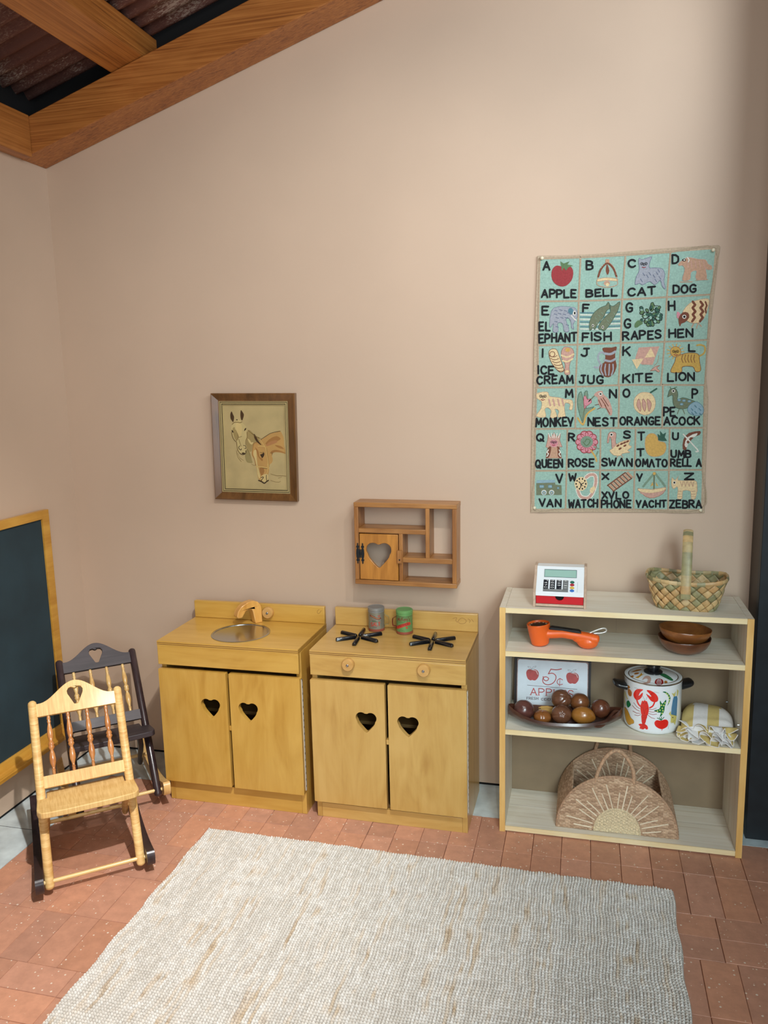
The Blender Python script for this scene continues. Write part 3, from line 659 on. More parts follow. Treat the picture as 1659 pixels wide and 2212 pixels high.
D.line('dk', [(650, 1860), (720, 1905), (800, 1900), (860, 1850), (865, 1760)], 26, 4); D.ell('dk', 770, 1860, 60, 30)
D.line('line', [(940, 1010), (1150, 1190), (1361, 1310)], 14, 0); D.line('line', [(520, 1750), (560, 1980), (700, 2170)], 10, 4); D.line('line', [(560, 1850), (640, 2020), (780, 2120)], 8, 4)
D.line('line', [(900, 1700), (980, 1820), (1000, 1950)], 9, 4)
D.src = A2; D.layer = 2
D.fill('tan', [(520, 480), (700, 360), (880, 250), (1090, 185), (1190, 180), (1300, 400), (1320, 700), (1390, 950), (1200, 915), (1000, 905), (900, 970), (930, 1150), (900, 1260), (820, 1340), (800, 1560), (760, 1700), (700, 1900), (560, 1880), (450, 1820), (400, 1640), (370, 1400), (300, 1150), (210, 980), (250, 780), (280, 610), (390, 570)], 3)
D.layer = 3
D.fill('lt', [(320, 820), (370, 850), (380, 1050), (410, 1330), (440, 1450), (500, 1700), (470, 1800), (410, 1650), (380, 1400), (320, 1150), (270, 980), (280, 860)], 3)
D.fill('tan2', [(680, 600), (850, 430), (1060, 350), (1200, 440), (1080, 520), (900, 560), (760, 640)], 3); D.fill('rose', [(700, 650), (860, 530), (1050, 490), (1080, 560), (900, 640), (740, 690)], 3)
D.fill('tan2', [(1000, 660), (1200, 690), (1310, 790), (1150, 760)], 3); D.fill('tan2', [(860, 880), (1000, 820), (1200, 850), (1390, 950), (1200, 905), (1000, 895), (890, 960)], 3)
D.fill('tan2', [(330, 730), (440, 860), (480, 1050), (590, 1130), (560, 1200), (430, 1050), (370, 850)], 3)
D.fill('tan2', [(480, 1440), (600, 1440), (640, 1560), (560, 1700), (500, 1600)], 3); D.fill('lt', [(560, 1700), (700, 1640), (780, 1700), (740, 1900), (620, 1900), (520, 1820)], 3)
D.layer = 4
D.fill('ear', [(290, 270), (370, 370), (430, 500), (540, 640), (500, 640), (400, 560), (330, 470), (295, 380)], 3); D.fill('lt', [(75, 430), (160, 500), (190, 560), (270, 560), (210, 640), (130, 580), (90, 500)], 3)
D.line('dk', [(520, 470), (700, 350), (880, 245), (1190, 178)], 16, 4); D.line('tan2', [(385, 570), (300, 590), (260, 690), (230, 960), (300, 1120), (350, 1340)], 22, 4)
D.fill('dk', [(500, 980), (560, 960), (630, 910), (640, 1000), (575, 1100), (540, 1060)], 3); D.line('line', [(490, 900), (560, 920), (620, 890)], 16, 4)
D.line('strap', [(430, 690), (560, 690), (660, 710)], 26); D.line('strap', [(500, 480), (640, 680), (700, 800), (740, 1050), (790, 1350), (800, 1480)], 22, 4); D.line('line', [(720, 760), (760, 1060), (815, 1400)], 9, 4)
D.line('strap', [(360, 1390), (560, 1400), (740, 1440)], 34); D.line('dk', [(590, 1440), (740, 1460)], 14); D.line('strap', [(750, 1300), (750, 1560), (720, 1620)], 20, 4)
D.line('dk', [(530, 1770), (590, 1740), (610, 1770), (560, 1830), (530, 1880)], 24, 4); D.line('dk', [(715, 1680), (710, 1760), (730, 1900)], 20, 4); D.line('dk', [(450, 1860), (560, 1910), (640, 1960), (710, 1910), (780, 1860)], 40, 4)
D.line('line', [(840, 930), (930, 920), (900, 1000)], 14, 0); D.line('line', [(860, 1640), (1050, 1700), (1240, 1700), (1390, 1720)], 12, 4); D.line('line', [(860, 1860), (1000, 1910), (1140, 1920), (1200, 1890)], 10, 4); D.line('line', [(1120, 1790), (1240, 1740)], 9)
D.line('line', [(200, 1300), (290, 1350), (360, 1340)], 8, 4); D.line('line', [(100, 170), (280, 300)], 10); D.line('line', [(420, 380), (530, 440)], 10)
pm = MB(); pm.box(-hw + .042, hw - .042, -.009, -.006, -hh + .042, hh - .042, 0)
keys = list(hm); D.to(pm, lambda u, v, o: (u, -.009 - o, v), keys, .00012)
pm.build('print', [hm[k] for k in keys], t, normals=False, label='yellowed print of a grey and a tan horse head')

# ================================================================== little wall shelf with heart door
M_oakx = wood('oak_x', (190, 136, 76), (134, 84, 38), 'X', 55, 4, .42, .2, .5); M_oakz = wood('oak_z', (190, 134, 74), (134, 82, 36), 'Z', 55, 4, .42, .2, .5)
M_oakd = wood('oak_door', (206, 142, 62), (150, 92, 30), 'Z', 40, 3, .35, .35, .55)
t = thing('wall_shelf', 'small stained wood wall shelf with open niches and one heart door', 'shelf', (1.1845, -.0005, .7745), (0, R(.45), 0))
sw, sh, sd, st_ = .369, .297, .088, .0165
MB().box(0, sw, -sd, 0, sh - st_, sh).build('top_board', M_oakx, t, .002)
MB().box(0, sw, -sd, 0, 0, st_).build('bottom_board', M_oakx, t, .002)
MB().box(.001, st_, -sd, 0, st_, sh - st_).build('side_board', M_oakz, t, .002); MB().box(sw - st_, sw - .001, -sd, 0, st_, sh - st_).build('side_board', M_oakz, t, .002)
zA, zA0 = sh - .092, sh - .109; xB0, xB1 = .2585, .273; zC, zC0 = sh - .193, sh - .211; xD0, xD1 = .163, .177
MB().box(st_, xB0, -sd + .001, 0, zA0, zA).build('shelf_board', M_oakx, t, .0015)
MB().box(xD1, sw - st_, -sd + .001, 0, zC0, zC).build('shelf_board', M_oakx, t, .0015)
MB().box(xB0, xB1, -sd + .001, 0, zC, sh - st_).build('divider', M_oakz, t, .0015)
MB().box(xD0, xD1, -sd + .001, 0, st_, zA0).build('divider', M_oakz, t, .0015)
d = MB(); d.plate([(.0195, st_ + .002), (.1600, st_ + .002), (.1600, zA0 - .0035), (.0195, zA0 - .0035)], [heart(.0892, .1075, .092, .090)[::-1]], XZ, -sd + .012, -sd + .001)
dr = d.build('door', M_oakd, t, .0015)
h = MB(); M_iron = plain('black_iron', (26, 34, 40), .5, .4, bump=.4, bscale=500)
for cx in (.0125, .0305):
    o = [(0, .039), (.003, .034), (.0016, .030), (.0052, .027), (.0055, .022), (.0025, .019), (.005, .014), (.006, 0), (.005, -.014), (.0025, -.019), (.0055, -.022), (.0052, -.027), (.0016, -.030), (.003, -.034), (0, -.039)]
    h.plate([(cx + a, .113 + b) for a, b in o] + [(cx - a, .113 + b) for a, b in o[::-1][1:-1]], [], XZ, -sd + .0005, -sd - .0015)
h.tube([(.0215, -sd - .001, .098), (.0215, -sd - .001, .128)], .0028, 8); h.build('hinge', M_iron, dr, .0004, label='ornate black iron hinge')
l = MB(); l.box(.1585, .1755, -sd - .010, -sd + .0005, sh - .213, sh - .167); l.ball((.167, -sd - .010, sh - .2), .003, .0012, .003, 10, 6, 1)
l.build('latch', [M_oakz, M_iron], dr, .0015, label='wooden turn latch on the door')

# ================================================================== alphabet tapestry
def wall_src(ox, oy, s):
    def f(x, y):
        p = at(ox + x / s, oy + y / s, (0, -.006, 0), (0, 1, 0)); return (p.x, p.z)
    return f
ZA, ZB = wall_src(1140, 520, 3.858), wall_src(1130, 820, 3.858)
tc_ = {'cloth': (150, 185, 172), 'edge': (184, 166, 142), 'seam': (166, 148, 124), 'black': (22, 24, 28), 'red': (152, 58, 62), 'green': (92, 122, 84), 'dkgreen': (52, 92, 78), 'brown': (118, 70, 52),
       'tan': (188, 152, 126), 'cream': (222, 200, 156), 'grey': (156, 162, 172), 'dkgrey': (112, 122, 142), 'white': (222, 222, 212), 'pink': (206, 140, 152), 'yellow': (204, 166, 92), 'blue': (84, 128, 142), 'olive': (112, 122, 98), 'rose': (196, 156, 142), 'lion': (196, 162, 84), 'sage': (122, 148, 128), 'sky': (140, 172, 186), 'outline': (150, 106, 88)}
tm = {k: plain('wool_' + k, v, .9, noise=.06 if k == 'cloth' else .06, nscale=160, bump=.35, bscale=420) for k, v in tc_.items()}
t = thing('alphabet_tapestry', 'turquoise hooked wool alphabet tapestry of 26 squares on the back wall', 'tapestry', (2.09, -.001, 1.46))
TO = Vector((2.09, -.001, 1.46))
def tfn(u, v, o): return (u - TO.x, -.005 - o - .0 , v - TO.z)
outl = [ZA(*p) for p in ((80, 125), (330, 122), (600, 108), (1000, 75), (1300, 52), (1590, 36), (1606, 50), (1590, 150), (1560, 400), (1535, 620), (1512, 850), (1485, 1100))] + [ZB(*p) for p in ((1543, 150), (1540, 300), (1528, 600), (1518, 900), (1512, 1112), (1100, 1106), (600, 1104), (62, 1106), (65, 800), (70, 400), (82, 150))] + [ZA(*p) for p in ((50, 900), (62, 600), (72, 350))]
cl = MB(); cl.plate([(a - TO.x, b - TO.z) for a, b in outl], [], XZ, -.001, -.005)
cl.build('cloth', tm['edge'], t, .0015, normals=True)
D = Draw(ZA)
inA = [(102, 152), (435, 140), (815, 122), (1190, 95), (1565, 68), (1525, 455), (1500, 828), (1480, 1180)]
D.fill('cloth', [(102, 152), (435, 143), (815, 122), (1190, 97), (1563, 70), (1530, 420), (1505, 828), (1480, 1210), (80, 1230), (88, 860), (95, 505)]); D.src = ZB
D.fill('cloth', [(112, 20), (1512, 30), (1505, 400), (1492, 752), (1482, 1080), (95, 1076), (98, 760), (102, 410)], layer=0)
D.layer = 1
def seam(src, pts):
    D.src = src; D.line('seam', pts, 15, 4); D.line('edge', [(x + 3, y + 3) for x, y in pts], 6, 4, layer=2)
seam(ZA, [(88, 505), (430, 502), (780, 490), (1160, 470), (1528, 448)]); seam(ZA, [(85, 872), (415, 866), (780, 852), (1140, 842), (1508, 826)])
seam(ZB, [(105, 68), (440, 60), (800, 46), (1160, 44), (1512, 46)]); seam(ZB, [(100, 412), (440, 408), (800, 404), (1505, 402)]); seam(ZB, [(96, 760), (640, 756), (1495, 752)])
for p in ([(440, 142), (425, 502), (415, 866), (398, 1210)], [(815, 120), (787, 490), (775, 855), (755, 1210)], [(1190, 97), (1160, 470), (1140, 842), (1110, 1205)]): seam(ZA, p)
for x in (438, 798, 1162): seam(ZB, [(x + 3, 40), (x - 3, 405)])
for a, b in ((370, 354), (645, 638), (938, 920), (1222, 1208)): seam(ZB, [(a, 408), ((a + b) / 2, 756), (b, 1082)])
seam(ZA, [(100, 150), (440, 140), (815, 120), (1190, 95), (1565, 68), (1525, 455), (1500, 828), (1476, 1215)]); seam(ZB, [(1512, 40), (1505, 400), (1494, 752), (1484, 1084), (920, 1082), (355, 1080), (94, 1078), (97, 760), (102, 410), (112, 20)]); seam(ZA, [(84, 1215), (86, 868), (92, 505), (100, 150)])
cm = MB(); kt = list(tm); D.to(cm, tfn, kt, .00035)
cm.build('hooked_ground', [tm[k] for k in kt], t, normals=False, label='turquoise hooked ground divided into squares by beige seams')
D = Draw(); D.layer = 6
TA = [('A', 130, 178, 182, 245), ('APPLE', 118, 410, 400, 472), ('B', 487, 170, 538, 240), ('BELL', 490, 412, 745, 468, 12), ('C', 838, 160, 895, 222), ('CAT', 838, 398, 1065, 460, 12), ('D', 1208, 120, 1258, 190), ('DOG', 1212, 374, 1400, 438, 12),
      ('E', 118, 548, 170, 615), ('EL', 98, 682, 182, 750), ('EPHANT', 96, 782, 408, 850, 14), ('F', 462, 532, 510, 592), ('FISH', 455, 770, 692, 835, 6), ('G', 822, 515, 872, 588), ('G', 806, 655, 855, 728), ('RAPES', 795, 760, 1108, 825, 14), ('H', 1178, 503, 1228, 575), ('HEN', 1178, 742, 1375, 806, 8),
      ('I', 112, 905, 124, 970), ('ICE', 88, 1045, 215, 1110), ('CREAM', 82, 1132, 376, 1195, 10), ('J', 450, 898, 515, 962), ('JUG', 434, 1125, 625, 1190), ('K', 797, 885, 855, 955), ('KITE', 792, 1115, 1035, 1178, 6), ('L', 1342, 868, 1392, 922), ('LION', 1165, 1105, 1388, 1168, 6)]
TB = [('M', 354, 85, 412, 148), ('MONKEY', 108, 322, 418, 390, 6), ('N', 720, 84, 774, 150), ('NEST', 542, 318, 775, 382), ('O', 838, 84, 890, 148), ('ORANGE', 806, 315, 1138, 378, 4), ('P', 1410, 76, 1452, 150), ('PE', 1172, 230, 1265, 300), ('ACOCK', 1172, 312, 1472, 375),
      ('Q', 115, 455, 172, 512), ('QUEEN', 108, 668, 330, 730), ('R', 382, 448, 430, 508), ('ROSE', 378, 662, 588, 724), ('S', 840, 428, 893, 484), ('SW^N', 656, 658, 904, 718), ('T', 960, 442, 1010, 505), ('T', 952, 577, 1004, 633), ('OM^TO', 942, 665, 1198, 724), ('U', 1246, 442, 1290, 496), ('UMB', 1232, 592, 1396, 648), ('RELL A', 1232, 662, 1484, 720),
      ('V', 280, 787, 332, 856), ('VAN', 136, 996, 314, 1054), ('W', 382, 785, 438, 842), ('WATCH', 380, 1000, 618, 1062), ('X', 660, 785, 712, 832), ('XVLO', 660, 938, 876, 990), ('PHONE', 652, 1005, 898, 1064), ('Y', 950, 787, 992, 844), ('YACHT', 945, 1008, 1190, 1062), ('Z', 1346, 780, 1420, 830), ('ZEBRA', 1222, 1006, 1484, 1066)]
for src, tb in ((ZA, TA), (ZB, TB)):
    D.src = src
    for e in tb: D.text('black', e[0], e[1], e[2], e[3], e[4], 15.5, skew=(e[5] if len(e) > 5 else 0), jit=.05)
lm = MB(); D.to(lm, tfn, kt, .0003)
lm.build('lettering', [tm[k] for k in kt], t, normals=False, label='black hooked capital letters and words')
# the little pictures
D = Draw(ZA); f, l, e = D.fill, D.line, D.ell
def face(x, y, s=1):
    for q in (-1, 1): l('black', arcpts(x + q * 17 * s, y, 12 * s, 10 * s, 0, 360, 8), 4, 0, 6); e('black', x + q * 15 * s, y + 1, 4 * s, 4 * s, layer=6)
    l('black', [(x, y - 4), (x - 3, y + 16 * s), (x + 6, y + 16 * s)], 4, 0, 6); l('red', [(x - 14 * s, y + 28 * s), (x, y + 33 * s), (x + 14 * s, y + 28 * s)], 6, 0, 6)
D.layer = 3
f('red', [(205, 240), (240, 208), (290, 215), (345, 208), (378, 250), (370, 320), (325, 372), (270, 380), (220, 350), (198, 300)], 4); D.layer = 4
f('green', [(272, 172), (300, 190), (350, 172), (330, 198), (380, 208), (340, 222), (318, 250), (300, 225), (285, 252), (280, 215)])
D.layer = 3  # bell
f('cloth', [(665, 185), (720, 230), (745, 330), (740, 372), (660, 390), (585, 372), (582, 320), (610, 230)], 4); D.loop('tan', [(665, 182), (722, 230), (745, 330), (742, 370), (660, 388), (582, 368), (582, 320), (610, 230)], 6, 4, 4)
l('brown', [(588, 300), (612, 235), (662, 188), (712, 230), (740, 300)], 16, 4, 4); f('brown', [(660, 195), (680, 250), (665, 285), (650, 250)], 3, 4); f('cream', [(582, 322), (660, 308), (745, 318), (742, 336), (660, 330), (584, 340)], 2, 4); e('tan', 660, 355, 24, 20, layer=4); e('cream', 664, 366, 14, 15, layer=5); f('tan', [(648, 155), (680, 155), (680, 188), (648, 188)], layer=4)
D.layer = 3  # cat
f('grey', [(925, 150), (950, 158), (985, 148), (1032, 135), (1018, 175), (1012, 225), (1060, 225), (1120, 235), (1142, 280), (1135, 340), (1148, 402), (1120, 380), (1105, 330), (1060, 368), (1020, 340), (975, 360), (955, 368), (930, 355), (895, 365), (905, 300), (930, 245)], 3)
for a in ((960, 270), (990, 285), (1010, 265), (1045, 285), (1070, 260), (1095, 300), (1085, 240), (1060, 320), (940, 320)): l('dkgrey', [a, (a[0] + 14, a[1] + 22)], 7, 0, 4)
face(968, 192)
D.layer = 3  # dog
f('tan', [(1258, 190), (1300, 158), (1340, 140), (1420, 155), (1480, 160), (1502, 195), (1530, 210), (1532, 238), (1492, 240), (1478, 220), (1490, 315), (1440, 325), (1400, 310), (1408, 250), (1360, 262), (1350, 322), (1290, 328), (1310, 240), (1290, 205), (1262, 208)], 3)
for x in (1330, 1360, 1395, 1430, 1465): l('rose', [(x, 170), (x + 8, 225)], 7, 0, 4)
l('white', [(1330, 138), (1345, 160), (1338, 178)], 8, 0, 4); e('black', 1302, 162, 16, 11, layer=4); e('white', 1304, 162, 8, 6, layer=5); l('tan', [(1270, 345), (1370, 342)], 7); l('tan', [(1400, 328), (1500, 324)], 7)
# elephant
f('grey', [(190, 620), (210, 568), (270, 548), (350, 552), (400, 565), (415, 620), (400, 660), (378, 700), (385, 735), (365, 725), (358, 670), (335, 640), (318, 660), (345, 750), (305, 755), (290, 690), (248, 690), (255, 755), (212, 758), (215, 690), (190, 722), (182, 700)], 3)
for a in ((225, 580), (265, 575), (305, 582), (220, 610), (255, 605), (295, 612), (330, 600), (235, 640), (275, 640), (310, 640), (225, 672), (320, 700), (235, 715)): l('dkgrey', [a, (a[0] + 22, a[1] + 6)], 7, 0, 4)
e('blue', 358, 588, 22, 28, layer=4); e('white', 390, 604, 14, 20, layer=5); e('black', 392, 604, 7, 12, layer=6); l('white', [(365, 625), (385, 650), (402, 662)], 9, 0, 5)
D.layer = 3  # fish
for i, y in enumerate((600, 618, 636, 656, 676, 696, 716, 736)): l('blue' if i % 2 == 0 else 'white', [(438, y), (600, y + 2), (768, y - 6)], 8, 0, 3)
D.layer = 4
f('olive', [(515, 740), (515, 680), (545, 610), (600, 560), (650, 540), (672, 512), (690, 560), (660, 580), (630, 640), (585, 690), (560, 740), (545, 725), (525, 748)], 3); f('olive', [(590, 735), (600, 690), (650, 630), (690, 590), (680, 540), (715, 545), (768, 508), (752, 580), (730, 620), (690, 690), (640, 750), (615, 740)], 3)
for a in ((560, 640), (590, 620), (615, 600), (600, 655), (570, 680), (660, 660), (690, 640), (665, 690), (715, 600)): l('sage', [a, (a[0] + 14, a[1] + 14)], 5, 0, 5)
for x, y in ((543, 708), (625, 720)): e('white', x, y, 9, 13, layer=5); e('black', x, y, 5, 8, layer=6)
# grapes
rnd = random.Random(4); D.layer = 3
for i in range(64):
    a = rnd.uniform(0, 2 * PI); r_ = math.sqrt(rnd.random()); x, y = 1022 + 92 * r_ * math.cos(a), 612 + 92 * r_ * math.sin(a)
    e('black', x, y, 19, 15, a * 57, 12, 3); e(rnd.choice(['dkgreen', 'dkgreen', 'green', 'cloth']), x, y, 14, 10, a * 57, 12, 4)
f('green', [(890, 700), (910, 668), (940, 665), (960, 690), (935, 705), (915, 722), (895, 722)], 2, 5)
# hen
D.layer = 3
f('cream', [(1290, 600), (1340, 530), (1400, 500), (1505, 485), (1500, 560), (1470, 640), (1430, 680), (1370, 685), (1320, 660)], 3)
for x in (1375, 1440): l('brown', [(x, 508), (x + 20, 535), (x - 2, 560), (x + 22, 590), (x, 615), (x + 18, 640), (x - 5, 672)], 20, 0, 4)
l('brown', [(1480, 510), (1492, 540), (1480, 570), (1485, 600)], 14, 0, 4)
f('brown', [(1255, 650), (1290, 598), (1335, 600), (1345, 640), (1310, 680), (1280, 690), (1268, 716)], 2, 5); e('white', 1304, 634, 17, 17, layer=6); e('black', 1304, 634, 10, 10, layer=7); f('pink', [(1242, 640), (1245, 590), (1275, 615), (1262, 648)], 2, 4)
l('tan', [(1385, 685), (1365, 725)], 9); l('tan', [(1420, 685), (1405, 730)], 8); l('tan', [(1425, 690), (1448, 715)], 8)
# ice cream
f('cream', [(175, 935), (200, 902), (240, 908), (262, 960), (300, 1070), (282, 1095), (255, 1085), (200, 1020)], 3); 
for i in range(6): l('brown', arcpts(212 + i * 13, 950 + i * 24, 34, 18, 20, 165, 6), 5, 0, 4)
l('brown', arcpts(205, 945, 22, 22, 0, 360, 10), 5, 0, 4); D.loop('brown', [(175, 935), (200, 902), (240, 908), (262, 960), (300, 1070), (282, 1095), (255, 1085), (200, 1020)], 4, 3, 4)
f('rose', [(280, 930), (300, 890), (335, 886), (375, 905), (385, 960), (355, 1010), (345, 1060), (352, 1105), (330, 1120), (305, 1100), (312, 1030), (285, 985)], 3); l('cream', [(282, 955), (330, 970), (382, 945)], 14, 3, 4); l('cream', [(292, 1000), (330, 1008), (372, 985)], 14, 3, 4); e('yellow', 333, 910, 22, 18, layer=4); e('cream', 328, 1090, 18, 12, layer=4)
# jug
f('cloth', [(0, 0), (1, 0), (0, 1)]); f('brown', [(622, 895), (700, 890), (742, 885), (728, 950), (735, 1010), (740, 1050), (715, 1110), (670, 1138), (620, 1120), (596, 1080), (605, 1035), (640, 1010), (645, 950)], 3)
l('grey', [(635, 930), (600, 935), (585, 980), (605, 1030), (585, 1058), (555, 1052)], 16, 3, 2); l('grey', [(640, 940), (690, 945), (728, 925)], 20, 3, 4); l('grey', [(640, 995), (690, 1005), (730, 985)], 18, 3, 4)
for x in (618, 648, 680, 710): l('grey', [(x, 1030), (x - 4 + (x - 660) * .12, 1075), (x + (660 - x) * .25, 1120)], 11, 3, 4)
# kite
f('rose', [(925, 890), (1098, 880), (1040, 1035), (950, 1032), (895, 980)]); f('cream', [(1025, 892), (1062, 968), (975, 975)], layer=4); f('cream', [(868, 990), (965, 982), (908, 1070)], layer=4); l('seam', [(1090, 960), (1082, 1010), (1050, 1045)], 5, 3, 4); f('rose', [(1022, 1085), (1060, 1050), (1100, 1040), (1075, 1060), (1100, 1085), (1085, 1095), (1062, 1078)], 2, 4)
# lion
D.layer = 3
f('lion', [(1275, 950), (1340, 935), (1420, 945), (1432, 1010), (1442, 1080), (1400, 1092), (1375, 1050), (1290, 1050), (1280, 1095), (1200, 1098), (1195, 1070), (1225, 1010), (1240, 960)], 3); l('lion', [(1425, 965), (1470, 935), (1475, 885), (1440, 868), (1410, 872)], 14, 4, 3); e('lion', 1232, 925, 44, 44, layer=4)
for k in range(13): a = 2 * PI * k / 13; l('yellow', [(1232 + 42 * math.cos(a), 925 + 42 * math.sin(a)), (1232 + 72 * math.cos(a), 925 + 66 * math.sin(a))], 7, 0, 3)
for x in (1290, 1315, 1340, 1365, 1390): l('brown', [(x, 950), (x - 8, 985), (x + 3, 1015)], 5, 0, 4)
D.loop('brown', [(1275, 950), (1340, 935), (1420, 945), (1432, 1010), (1442, 1080), (1400, 1092), (1375, 1050), (1290, 1050), (1280, 1095), (1200, 1098), (1195, 1070), (1225, 1010), (1240, 960)], 4, 3, 4); face(1232, 922, .95)
D.src = ZB; D.layer = 3  # monkey
f('cream', [(112, 120), (150, 105), (205, 105), (222, 140), (300, 150), (350, 165), (400, 168), (416, 200), (408, 250), (385, 245), (392, 205), (350, 195), (345, 255), (350, 308), (290, 312), (300, 262), (265, 245), (282, 312), (228, 315), (235, 260), (205, 232), (180, 250), (188, 310), (110, 305), (150, 240), (155, 185), (115, 155)], 3)
for x in (215, 250, 290, 325): l('rose', [(x, 165), (x + 12, 215)], 15, 0, 4)
face(165, 138)
# nest bird and flowers
f('sage', [(490, 345), (455, 220), (460, 130), (485, 100), (505, 180), (510, 110), (535, 95), (540, 160), (525, 240), (590, 225), (545, 280), (515, 330)], 2); f('pink', [(510, 240), (505, 150), (520, 135), (535, 165), (560, 160), (570, 190), (530, 220)], 2, 4); l('yellow', [(455, 320), (500, 375), (530, 290), (595, 240)], 14, 3, 4); l('olive', [(495, 360), (520, 220), (600, 130)], 9, 3, 4)
f('rose', [(590, 128), (620, 98), (660, 95), (668, 120), (715, 170), (742, 250), (738, 295), (715, 292), (690, 240), (650, 235), (625, 190), (620, 150)], 3, 5)
for a in ((650, 160, 690, 220), (665, 150, 710, 220), (680, 210, 722, 285), (630, 170, 655, 225)): l('brown', [(a[0], a[1]), (a[2], a[3])], 6, 0, 6)
e('white', 645, 120, 16, 14, layer=6); e('black', 645, 120, 8, 7, layer=7); l('brown', [(630, 205), (600, 212)], 5, 0, 5); l('brown', [(645, 235), (620, 245)], 5, 0, 5)
# orange
f('cream', [(925, 170), (960, 120), (1010, 105), (1070, 120), (1102, 180), (1090, 250), (1040, 292), (980, 285), (930, 240)], 3)
for q in ((965, 215, 20), (1010, 215, 20), (1055, 215, 18)): f('rose', [(q[0] - 12 + (1010 - q[0]) * .2, 160), (q[0] + 14, 200), (q[0] + 4 + (1010 - q[0]) * .2, 265), (q[0] - 18, 215)], 3, 4)
l('dkgreen', [(1062, 108), (1112, 76)], 14)
# peacock
f('olive', [(1210, 120), (1225, 80), (1270, 75), (1290, 120), (1285, 170), (1330, 150), (1400, 170), (1440, 190), (1400, 225), (1330, 245), (1270, 232), (1248, 190), (1245, 130), (1205, 145)], 3); e('white', 1252, 95, 14, 14, layer=4); e('black', 1252, 95, 8, 8, layer=5)
f('sky', [(1370, 240), (1400, 200), (1450, 185), (1500, 230), (1495, 285), (1440, 300), (1385, 280)], 3, 4)
for a in ((1400, 240), (1430, 215), (1465, 240), (1430, 265), (1470, 280), (1405, 275)): l('blue', [a, (a[0] + 14, a[1] + 16)], 8, 0, 5)
for a in ((1300, 170), (1340, 175), (1385, 180), (1320, 205)): e('sky', a[0], a[1], 14, 9, layer=4)
l('olive', [(1300, 245), (1285, 285)], 7); l('olive', [(1330, 245), (1345, 285)], 7); l('green', [(1230, 75), (1225, 60)], 6); l('green', [(1255, 72), (1280, 62)], 6)
# queen
f('rose', [(190, 560), (205, 500), (210, 455), (235, 480), (258, 440), (280, 480), (312, 450), (305, 505), (325, 560), (300, 560), (322, 655), (190, 655), (210, 570)]); 
for x in (212, 236, 258, 282, 308): l('white', [(258 + (x - 258) * .7, 485), (x, 448)], 7, 0, 4)
f('brown', [(205, 570), (235, 560), (220, 640), (190, 652)], 2, 4); f('brown', [(280, 560), (305, 570), (318, 650), (290, 640)], 2, 4); f('tan', [(235, 565), (285, 565), (290, 655), (225, 655)], 0, 5); e('pink', 256, 530, 34, 30, layer=5); face(256, 520, .85); l('white', [(212, 585), (198, 605), (212, 618), (198, 640)], 8, 0, 5); l('white', [(300, 585), (312, 605), (298, 620), (312, 640)], 8, 0, 5)
# rose
for k in range(10): a = 2 * PI * k / 10; e('pink', 530 + 62 * math.cos(a), 520 + 68 * math.sin(a), 32, 28, layer=3); D.line('red', arcpts(530 + 62 * math.cos(a), 520 + 68 * math.sin(a), 30, 26, a * 57.3 - 90, a * 57.3 + 90, 8), 5, 0, 4)
e('sage', 530, 518, 52, 48, layer=5); l('green', [(500, 520), (530, 550), (560, 510), (530, 495), (515, 520)], 7, 3, 6); l('yellow', [(565, 590), (600, 640), (612, 680)], 14, 3, 4); l('sage', [(590, 560), (630, 575)], 12, 0, 4); l('sage', [(605, 640), (622, 600)], 14, 0, 4)
# swan
f('rose', [(700, 520), (712, 450), (745, 435), (775, 450), (770, 520), (790, 560), (745, 580), (735, 500), (722, 480), (712, 525)], 3); f('cream', [(745, 575), (800, 525), (890, 500), (880, 540), (905, 560), (870, 590), (890, 605), (830, 615), (800, 635), (750, 625), (722, 590)], 3, 4)
for a in ((790, 550), (820, 535), (848, 550), (808, 575), (870, 515), (845, 525)): e('brown', a[0], a[1], 15, 8, -30, 10, 5)
e('white', 736, 458, 14, 14, layer=5); e('black', 736, 458, 8, 8, layer=6); l('tan', [(790, 630), (780, 655)], 7); l('tan', [(815, 625), (832, 650)], 7)
# tomato
f('yellow', [(1018, 500), (1045, 455), (1090, 450), (1120, 480), (1130, 512), (1180, 525), (1192, 570), (1170, 620), (1110, 642), (1050, 630), (1020, 580)], 3); f('dkgreen', [(1125, 505), (1120, 450), (1142, 468), (1140, 425), (1165, 455), (1192, 440), (1180, 480), (1200, 510), (1160, 512)], 0, 4)
# umbrella
f('brown', [(1330, 580), (1335, 500), (1380, 445), (1475, 428), (1470, 460), (1420, 480), (1375, 530), (1360, 580)], 2); f('white', [(1345, 545), (1370, 480), (1450, 445), (1440, 470), (1385, 505), (1365, 565)], 2, 4); f('brown', [(1360, 520), (1395, 480), (1420, 482), (1375, 535)], 0, 5); l('white', [(1335, 455), (1450, 580), (1460, 598), (1440, 600)], 11, 0, 5)
# van
f('olive', [(110, 860), (265, 855), (270, 875), (320, 880), (322, 960), (110, 962)]); f('sky', [(115, 838), (265, 835), (265, 858), (112, 862)], 0, 4); 
for x, y, w_, h in ((155, 890, 18, 11), (225, 890, 16, 11), (292, 903, 8, 8)): f('sky', rrect(x - w_, x + w_, y - h, y + h, 5), 0, 4)
for x in (174, 238): e('white', x, 940, 22, 22, layer=4); e('sky', x, 942, 17, 17, layer=5); e('olive', x, 943, 10, 10, layer=6); e('white', x, 943, 5, 5, layer=7)
